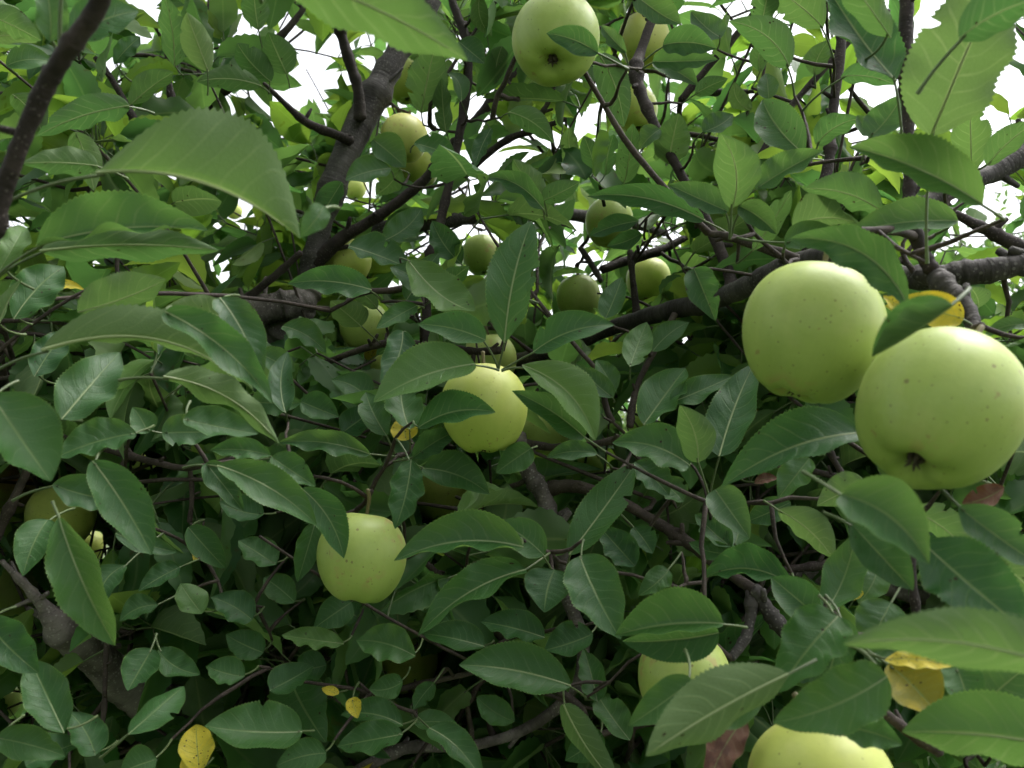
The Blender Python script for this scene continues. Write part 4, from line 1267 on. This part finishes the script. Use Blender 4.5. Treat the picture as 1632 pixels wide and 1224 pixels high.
n_leaf_obj = 0
for (bx, by, tx, ty, w, aL, aR, face, d, op) in LEAVES:
    on_fruit = any(math.hypot((bx + tx) / 2 - a_[0], (by + ty) / 2 - a_[1]) < a_[2] * 1.4 and a_[2] > 60
                   and d < 0.0375 * FPX / a_[2] for a_ in APPLES)
    if on_fruit:                        # it lies in front of the apple, not in it
        d -= 0.022 * d / 0.6
    base = P(bx, by, d)
    ray = P(tx, ty, 1.0) - CAM_POS
    Tw = nrm(CAM_POS - P((bx + tx) / 2, (by + ty) / 2, d))
    lean = RNG.uniform(0.25, 0.85)
    if max(abs(aL), abs(aR)) > 48:
        lean *= 0.2
    if on_fruit:
        lean *= 0.15
    # the upper face of a leaf looks up to the light
    Nv = nrm(Tw + UPV * (lean if face == 'T' else -lean) + RGT * RNG.normal(0, 0.12))
    d2 = ((base - CAM_POS) @ Nv) / min(ray @ Nv, -0.2)
    d2 = min(max(d2, d * 0.90), d * 1.12)
    tip = CAM_POS + ray * d2
    Yv = tip - base
    L = np.linalg.norm(Yv)
    Yv = Yv / L
    Tw0 = nrm(Tw - Yv * (Tw @ Yv))
    Tw = nrm(Nv - Yv * (Nv @ Yv))
    Xv = np.cross(Tw, Yv)
    w = w / max(0.62, float(Tw @ Tw0))
    k = d / FPX
    jit = RNG.normal(0, 4, 2)
    co = leaf_blades(TM_HI, base[None], Yv[None], Xv[None], Tw[None], L, w * k, math.radians(aL + jit[0]), math.radians(aR + jit[1]),
                     op.get('c', RNG.normal(0, 4)) * k, op.get('b', abs(RNG.normal(0.0, 0.03)) * L if on_fruit else RNG.normal(0.0, 0.05) * L), 0.0 if on_fruit else abs(RNG.normal(0, 0.10)) * (1 if face == 'T' else -1), RNG.uniform(0.012, 0.045), 0.035,
                     op.get('pr', RNG.uniform(0.46, 0.80)), 0.0045,
                     [(RNG.uniform(0.2, 0.9), RNG.choice((-1, 1)), RNG.uniform(0.15, 0.5), RNG.uniform(0.02, 0.05))] if RNG.random() < 0.3 and not on_fruit else ())
    splat(co[0])
    bl, flat, tot, uv, rn = pack_leaves(co, [face == 'U'], TM_HI)
    # stalk
    if 'p' in op:
        foot = P(op['p'][0], op['p'][1], d + 0.012)
    else:
        want = base - Yv * 0.016 + FWD * 0.022
        dn_ = np.linalg.norm(ND - want, axis=1)
        kk = int(np.argmin(dn_))
        if dn_[kk] < 0.022:
            foot = ND[kk]
        else:
            foot = base - Yv * RNG.uniform(0.001, 0.005) + FWD * RNG.uniform(0.022, 0.034) + RNG.normal(size=3) * 0.003
    pc, pf = petiole_tube(foot, base + Yv * 0.003, Yv)
    # midrib: a raised rib under the blade
    rows = np.arange(0, 55, 3)
    ribc = bl[rows * 15 + 7] - (Tw if face == 'T' else -Tw) * 0.0003
    rb = Bag()
    rb.tube(ribc, np.linspace(0.0008, 0.0003, len(rows)) * (L / 0.09), 6, 0, False)
    nb = len(bl)
    allc = np.vstack((bl, pc, rb.co[0]))
    allf = np.concatenate((flat, (pf + nb).ravel(), (rb.fc[0] + nb + len(pc)).ravel()))
    nt = len(tot)
    ne = len(pf) + len(rb.fc[0])
    tot = np.concatenate((tot, np.full(ne, 4)))
    mi = np.concatenate((np.zeros(nt), np.ones(len(pf)), np.full(len(rb.fc[0]), 2)))
    uv = np.vstack((uv, np.zeros((len(pc) + len(rb.co[0]), 2))))
    mk = op.get('m', 'g')
    me = new_mesh('leaf', allc - base, allf, tot, [M[mk], M['petiole'], M['rib']], mi, 'leaf_uv', uv)
    lo = link('leaf', me, tree, Vector(base - T0))
    if mk == 'y':
        lo['label'] = 'yellow leaf with dark spots'
    elif mk == 'b':
        lo['label'] = 'dried brown dead leaf'
    elif mk == 'o':
        lo['label'] = 'yellowing olive leaf with brown blotches'
    n_leaf_obj += 1
    join(foot, 0.0010, 0.0017, 0.10 if d > 0.5 else 0.05)
for c, r in AP_SPH:
    u = nrm(RNG.normal(size=(1500, 3)))
    splat(c + u * r)

# ------------------------------------------------------------------ the rest of the crown: twigs with leaf rosettes
GAPS = [(1600, 120, 90, 120, 1.0), (1605, 500, 70, 130, .97), (1600, 300, 45, 60, .85), (1285, 770, 80, 40, .85), (1560, 610, 90, 80, .8), (330, 60, 90, 50, .35), (690, 150, 50, 60, .45), (1060, 130, 60, 60, .5), (512, 95, 62, 80, 1.0), (600, 70, 30, 35, .7), (850, 215, 110, 48, .65), (760, 130, 50, 50, .3), (1380, 150, 110, 150, 1.0), (1250, 80, 130, 100, .8),
        (1150, 200, 70, 60, .45), (1600, 130, 80, 110, 1.0), (1090, 550, 70, 75, .98), (1130, 420, 40, 35, .6), (950, 410, 45, 35, .8), (1010, 30, 60, 40, .6),
        (790, 290, 60, 40, .7), (930, 150, 70, 50, .5), (1560, 80, 60, 80, .9), (440, 40, 60, 40, .35), (700, 1205, 45, 30, .97), (1160, 500, 30, 40, .6),
        (1330, 380, 60, 40, .4), (1500, 130, 60, 120, .8), (1600, 620, 60, 60, .6), (1250, 870, 60, 40, .5), (1540, 420, 90, 60, .6), (300, 130, 200, 100, .2)]


def gaps(px, py):
    dn = np.ones_like(px)
    for gx, gy, rx, ry, s in GAPS:
        dn *= 1 - s * np.exp(-(((px - gx) / rx) ** 2 + ((py - gy) / ry) ** 2))
    return dn


def density(px, py, d=0.9):
    dn = gaps(px, py)
    # the crown thins out upwards and to the right, the more the farther from the trunk
    up = np.clip((520 + 110 * np.clip((px - 500) / 300, 0, 1) - py) / 220, 0, 1)
    side = np.clip((px - 250) / 400, 0, 1)
    lay = np.interp(d, (0.95, 1.15, 1.9, 2.1), (0.50, 0.46, 0.38, 0.03)) * (0.80 + 0.12 * side)
    dn = dn * (1 - up * (1 - lay))
    dn *= np.clip(1.0 - (px - 1480) / 900, 0.3, 1.0)
    return dn


FOL = {'o': [], 'Y': [], 'Z': [], 'L': [], 'foot': []}


def grow(n, dmin, dmax, xr, yr, keep_clear=True, upbias=0.5, join_len=0.3, box=None):
    made = 0
    for _ in range(n):
        if box:                      # added shading canopy, given in metres
            p = np.array((RNG.uniform(*xr), RNG.uniform(*yr), RNG.uniform(*box)))
        else:
            px, py = RNG.uniform(*xr), RNG.uniform(*yr)
            d = RNG.uniform(dmin ** 2, dmax ** 2) ** 0.5
            if RNG.random() > density(np.array(px), np.array(py), d):
                continue
            p = P(px, py, d)
        if p[2] < 0.35:
            continue
        ln = RNG.uniform(0.16, 0.42)
        dv = nrm(RNG.normal(size=3) * np.array((1, 0.7, 0.7)) + np.array((0.0, 0, upbias)))
        bend = RNG.normal(size=3) * 0.35 + np.array((0, 0, -0.15))
        m = 9
        t = np.linspace(0, 1, m)[:, None]
        path = p + dv * ln * t + bend * ln * t * t * 0.5
        rad = np.linspace(0.0021, 0.0011, m)
        # do not grow through apples or in front of what the photograph shows free
        x, y, dd = project(path)
        if (np.linalg.norm(path[:, None] - AP_C[None], axis=2) < AP_R[None] + 0.004).any():
            continue
        if keep_clear:
            ix, iy = np.clip((x // 8).astype(int), 0, 203), np.clip((y // 8).astype(int), 0, 153)
            inside = (x > 0) & (x < 1632) & (y > 0) & (y < 1224)
            if (inside & (np.maximum(PROTECT, PROTECT_WOOD)[iy, ix] > dd - 0.02)).sum() > 1:
                continue
        TW.tube(path, rad, 6, 0.3)
        join(path[0], 0.0021, 0.0030, join_len)
        made += 1
        for i in range(1, m):
            if i == m - 1:
                k = RNG.integers(5, 8)
            elif RNG.random() < 0.5:
                k = RNG.integers(3, 7)
            else:
                k = 1
            ax = nrm(path[i] - path[i - 1])
            for _k in range(k):
                out = RNG.normal(size=3)
                out = nrm(out - ax * (out @ ax) * 0.6 + ax * 0.35 + np.array((0, 0, 0.15)))
                pl = RNG.uniform(0.016, 0.032)
                b = path[i] + out * pl
                Yv = nrm(out + np.array((0, 0, -0.35)) + RNG.normal(size=3) * 0.25)
                up = np.array((0, 0, 1.0)) + RNG.normal(size=3) * 0.7
                Zv = nrm(up - Yv * (up @ Yv))
                FOL['o'].append(b)
                FOL['Y'].append(Yv)
                FOL['Z'].append(Zv)
                FOL['L'].append(RNG.uniform(0.055, 0.092))
                FOL['foot'].append(path[i])
    return made


grow(250, 0.74, 1.15, (-100, 1700), (-60, 1290))
grow(400, 1.10, 1.9, (-150, 1750), (-120, 1300))
grow(560, 1.8, 3.2, (-200, 1800), (-150, 1300), True, 0.5, 0.45)
grow(560, 0.85, 1.5, (-200, 1400), (520, 1330))
grow(190, 1.15, 2.0, (-100, 1560), (-100, 420), join_len=0.14)
n_vis = len(FOL['o'])
# crown above and beside the frame (it shades what is below)
grow(30, 0.55, 2.0, (-1500, 1300), (-1500, -150), False)
grow(160, 0, 0, (-2.0, 0.15), (-1.0, 0.30), False, box=(2.3, 3.0))  # unseen canopy over the lens, added to darken the lower left
grow(90, 0.5, 2.0, (-1500, -120), (-100, 1300), False)
grow(70, 0.6, 1.6, (1760, 2700), (-300, 1300), False)

fo = {k: np.array(v) for k, v in FOL.items()}
N = len(fo['o'])
mid = fo['o'] + fo['Y'] * fo['L'][:, None] * 0.5
tipp = fo['o'] + fo['Y'] * fo['L'][:, None]
mx, my, md = project(mid)
mx = np.where(md > 0.05, mx, -9e3)
front = md > 0.2
keep = np.ones(N, bool)
keep &= front | (mid[:, 2] > 2.0)
inside = (mx > 0) & (mx < 1632) & (my > 0) & (my < 1224) & front
keep &= ~inside | (RNG.random(N) < np.clip(gaps(mx, my) * 1.25, 0, 1))
sid = np.cross(fo['Z'], fo['Y']) * fo['L'][:, None] * 0.25
for q, pt in enumerate((fo['o'], mid, tipp, mid * 0.5 + tipp * 0.5, mid * 0.5 + fo['o'] * 0.5, mid + sid, mid - sid)):
    x, y, dd = project(pt)
    ix, iy = np.clip((x // 8), 0, 203).astype(int), np.clip((y // 8), 0, 153).astype(int)
    ins = (x > 0) & (x < 1632) & (y > 0) & (y < 1224) & front
    keep &= ~(ins & (PROTECT[iy, ix] > dd - 0.02) & (RNG.random(N) < 0.9))
    if q < 3:
        keep &= ~(ins & (PROTECT_WOOD[iy, ix] > dd - 0.02) & (RNG.random(N) < 0.66))
        keep &= ~((np.linalg.norm(pt[:, None] - AP_C[None], axis=2) < AP_R[None] + 0.002).any(1))
# nothing just in front of the lens
keep &= ~((md < 0.72) & (md > 0) & (mx > -150) & (mx < 1780) & (my > -60) & (my < 1300))
for k in fo:
    fo[k] = fo[k][keep]
N = len(fo['o'])
mx, my, md = mx[keep], my[keep], md[keep]
X = np.cross(fo['Z'], fo['Y']) * -1.0
W = fo['L'] * np.clip(RNG.normal(0.265, 0.035, N), 0.19, 0.34)
fold = np.radians(np.clip(RNG.normal(22, 20, N), -15, 70))
aL, aR = fold + RNG.normal(0, 0.12, N), fold + RNG.normal(0, 0.12, N)
bow = RNG.normal(0, 0.05, N) * fo['L']
drp = RNG.normal(0.16, 0.18, N)
inside = (mx > -60) & (mx < 1692) & (my > -60) & (my < 1284)
lod = np.where(inside & (md < 1.12), 1, np.where(inside & (md < 1.9), 2, 3))
rnds = RNG.random(N)


def blades(sel, tm, teeth):
    i = np.nonzero(sel)[0]
    return i, leaf_blades(tm, fo['o'][i], fo['Y'][i], X[i], fo['Z'][i], fo['L'][i], W[i], aL[i], aR[i], bow[i], 0.0, drp[i],
                          RNG.uniform(0.01, 0.06, len(i)), teeth, RNG.uniform(0.45, 0.85, len(i)), 0.006 if teeth > 0 else 0.0)


# which of them show largest?
i1, co1 = blades(lod == 1, TM_MID, 0.05)
for c in co1:
    splat(c)
vis = np.zeros(len(i1))
for q, c in enumerate(co1):
    ix, iy, d, ok = splat(c, False)
    if ok.any():
        f = (d[ok] <= ZB[iy[ok], ix[ok]] + 0.012).sum() / len(c)
        vis[q] = f * (fo['L'][i1[q]] / md[i1[q]]) ** 2
order = np.argsort(-vis)
own = order[:max(0, 300 - n_leaf_obj)]
rest = np.setdiff1d(np.arange(len(i1)), own)
for q in own:
    bl, flat, tot, uv, rn = pack_leaves(co1[q:q + 1], [True], TM_MID)
    base = fo['o'][i1[q]]
    pc, pf = petiole_tube(fo['foot'][i1[q]], base + fo['Y'][i1[q]] * 0.003, fo['Y'][i1[q]], 0.001, 0.0008, 6, 5)
    nb, nt = len(bl), len(tot)
    me = new_mesh('leaf', np.vstack((bl, pc)) - base, np.concatenate((flat, (pf + nb).ravel())), np.concatenate((tot, np.full(len(pf), 4))),
                  [M['l'] if RNG.random() < 0.15 else M['g'], M['petiole']], np.concatenate((np.zeros(nt), np.ones(len(pf)))), 'leaf_uv',
                  np.vstack((uv, np.zeros((len(pc), 2)))))
    link('leaf', me, tree, Vector(base - T0))

pet_co, pet_f, pet_n = [], [], 0
parts = []
for (ids, co, tm) in ((i1[rest], co1[rest], TM_MID), (*blades(lod == 2, TM_LOW, 0.0), TM_LOW), (*blades(lod == 3, TM_FAR, 0.0), TM_FAR)):
    parts.append((ids, pack_leaves(co, np.ones(len(ids), bool), tm, rnds[ids])))
cos, fls, tots, uvs, rns, mis = [], [], [], [], [], []
off = 0
for ids, (co, fl, tot, uv, rn) in parts:
    cos.append(co)
    fls.append(fl + off)
    tots.append(tot)
    uvs.append(uv)
    rns.append(rn)
    nfl = len(tot) // max(1, len(ids))
    pick = RNG.random(len(ids))
    pl_ = np.where(my[ids] < 520, 0.38, 0.08)  # more light-coloured leaves high up, so the colour brightens the backlit crown
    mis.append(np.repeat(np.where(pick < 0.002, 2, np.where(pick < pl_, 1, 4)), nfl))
    off += len(co)
# their stalks
near = np.nonzero(inside & (md < 1.7))[0]
gone = set(i1[own].tolist())
pcs, pfs = [], []
pn = 0
for i in near:
    if i in gone:
        continue
    pc, pf = petiole_tube(fo['foot'][i], fo['o'][i] + fo['Y'][i] * 0.003, fo['Y'][i], 0.0009, 0.0007, 4, 4)
    pcs.append(pc)
    pfs.append(pf + pn)
    pn += len(pc)
pcs, pfs = np.vstack(pcs), np.vstack(pfs)
cos.append(pcs)
fls.append((pfs + off).ravel())
tots.append(np.full(len(pfs), 4))
uvs.append(np.zeros((len(pcs), 2)))
rns.append(np.zeros(len(pcs)))
mis.append(np.full(len(pfs), 3))
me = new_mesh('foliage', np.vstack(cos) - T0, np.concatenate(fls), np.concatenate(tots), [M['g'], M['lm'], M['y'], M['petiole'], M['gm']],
              np.concatenate(mis), 'leaf_uv', np.vstack(uvs), np.concatenate(rns))
fobj = link('foliage', me, tree)
tag(fobj, 'mass of small green leaves deeper in the tree', kind='stuff')
tw = link('twigs', TW.mesh('twigs', [M['twig']], T0), tree)
tag(tw, 'thin brown twigs deeper in the tree', kind='stuff')

# ------------------------------------------------------------------ trees of the next row
M['far'] = mass_leaf_material('far_tree_leaf', (0.050, 0.105, 0.040), (0.085, 0.150, 0.060), (0.13, 0.19, 0.10), (0.17, 0.23, 0.13),
                              (0.14, 0.30, 0.04), (0.22, 0.36, 0.06))


def far_tree(x, y, h, r, n, seed, label, lowest=0.5):
    rg = np.random.default_rng(seed)
    e = bpy.data.objects.new('orchard_tree', None)
    scene.collection.objects.link(e)
    e.location = (x, y, 0)
    tag(e, label, 'tree', 'apple trees of the next row')
    bag = Bag()
    bag.tube(catmull(np.array([(0, 0, -0.1), (0.03, 0, 0.5), (-0.03, 0.05, h * 0.5), (0.02, 0, h * 0.85)]), 6), np.linspace(0.10, 0.02, 19), 12, 0.1)
    ends = []
    for k in range(70):
        z0 = rg.uniform(0.45, h * 0.8)
        th = rg.random() * 6.28
        u = np.array((math.cos(th), math.sin(th), 0))
        reach = r * rg.uniform(0.45, 1.0) * (1.05 - 0.55 * (z0 / h) ** 2)
        p0 = np.array((0, 0, z0))
        p1 = p0 + u * reach * 0.5 + np.array((0, 0, rg.uniform(0.05, 0.3)))
        p2 = p0 + u * reach + np.array((0, 0, rg.uniform(0.1, 0.7)))
        pa = catmull(np.array([p0, p1, p2]), 6)
        bag.tube(pa, np.linspace(0.022, 0.005, len(pa)), 6, 0.15)
        ends.append(pa)
    for k in range(26):                              # upright shoots at the top
        th, rr = rg.random() * 6.28, r * 0.8 * rg.random()
        p0 = np.array((math.cos(th) * rr, math.sin(th) * rr, h * rg.uniform(0.62, 0.85)))
        p1 = p0 + np.array((rg.normal() * 0.1, rg.normal() * 0.1, rg.uniform(0.4, 0.8)))
        pa = np.linspace(p0, p1, 8)
        bag.tube(pa, np.linspace(0.008, 0.003, 8), 5, 0.1)
        ends.append(pa)
    link('trunk', bag.mesh('trunk', [M['bark']]), e)
    allp = np.vstack(ends)
    b = allp[rg.integers(0, len(allp), n)] + rg.normal(size=(n, 3)) * 0.11
    b[:, 2] = np.maximum(b[:, 2], 0.3)
    out = nrm(b - np.array((0, 0, h * 0.45)))
    Yv = nrm(rg.normal(size=(n, 3)) + out * 0.6 + np.array((0, 0, 0.15)))
    up = np.array((0, 0, 1.0)) + rg.normal(size=(n, 3)) * 0.6
    Zv = nrm(up - Yv * (up * Yv).sum(1, keepdims=True))
    Xv = -np.cross(Zv, Yv)
    L = rg.uniform(0.055, 0.09, n)
    fo_ = np.radians(rg.uniform(5, 40, n))
    co = leaf_blades(TM_FAR, b, Yv, Xv, Zv, L, L * 0.28, fo_, fo_, 0, 0, np.abs(rg.normal(0.12, 0.1, n)), 0.02, 0.0, 0.6, 0.0)
    c, f, tot, uv, rn = pack_leaves(co, np.ones(n, bool), TM_FAR, rg.random(n))
    link('crown', new_mesh('crown', c, f, tot, [M['far']], None, 'leaf_uv', uv, rn), e)


far_tree(3.7, 5.6, 3.7, 1.6, 12000, 1, 'pale small-leaved tree behind the big apples at the right edge')
far_tree(1.0, 7.0, 2.5, 1.5, 8000, 2, 'low tree of the next row seen through the gap under the grey branch')
far_tree(-2.9, -1.8, 4.0, 1.9, 5000, 6, 'unseen tree added behind and left of the viewer for shade')  # this and the next two are unseen, added to block low sky light
far_tree(-0.4, -3.1, 3.9, 1.9, 5000, 7, 'unseen tree added straight behind the viewer for shade')
far_tree(3.2, -3.8, 3.3, 1.8, 5000, 8, 'unseen tree added behind and right of the viewer for shade')
print('leaves', N, 'own', n_leaf_obj, len(own), 'twigverts', TW.n)
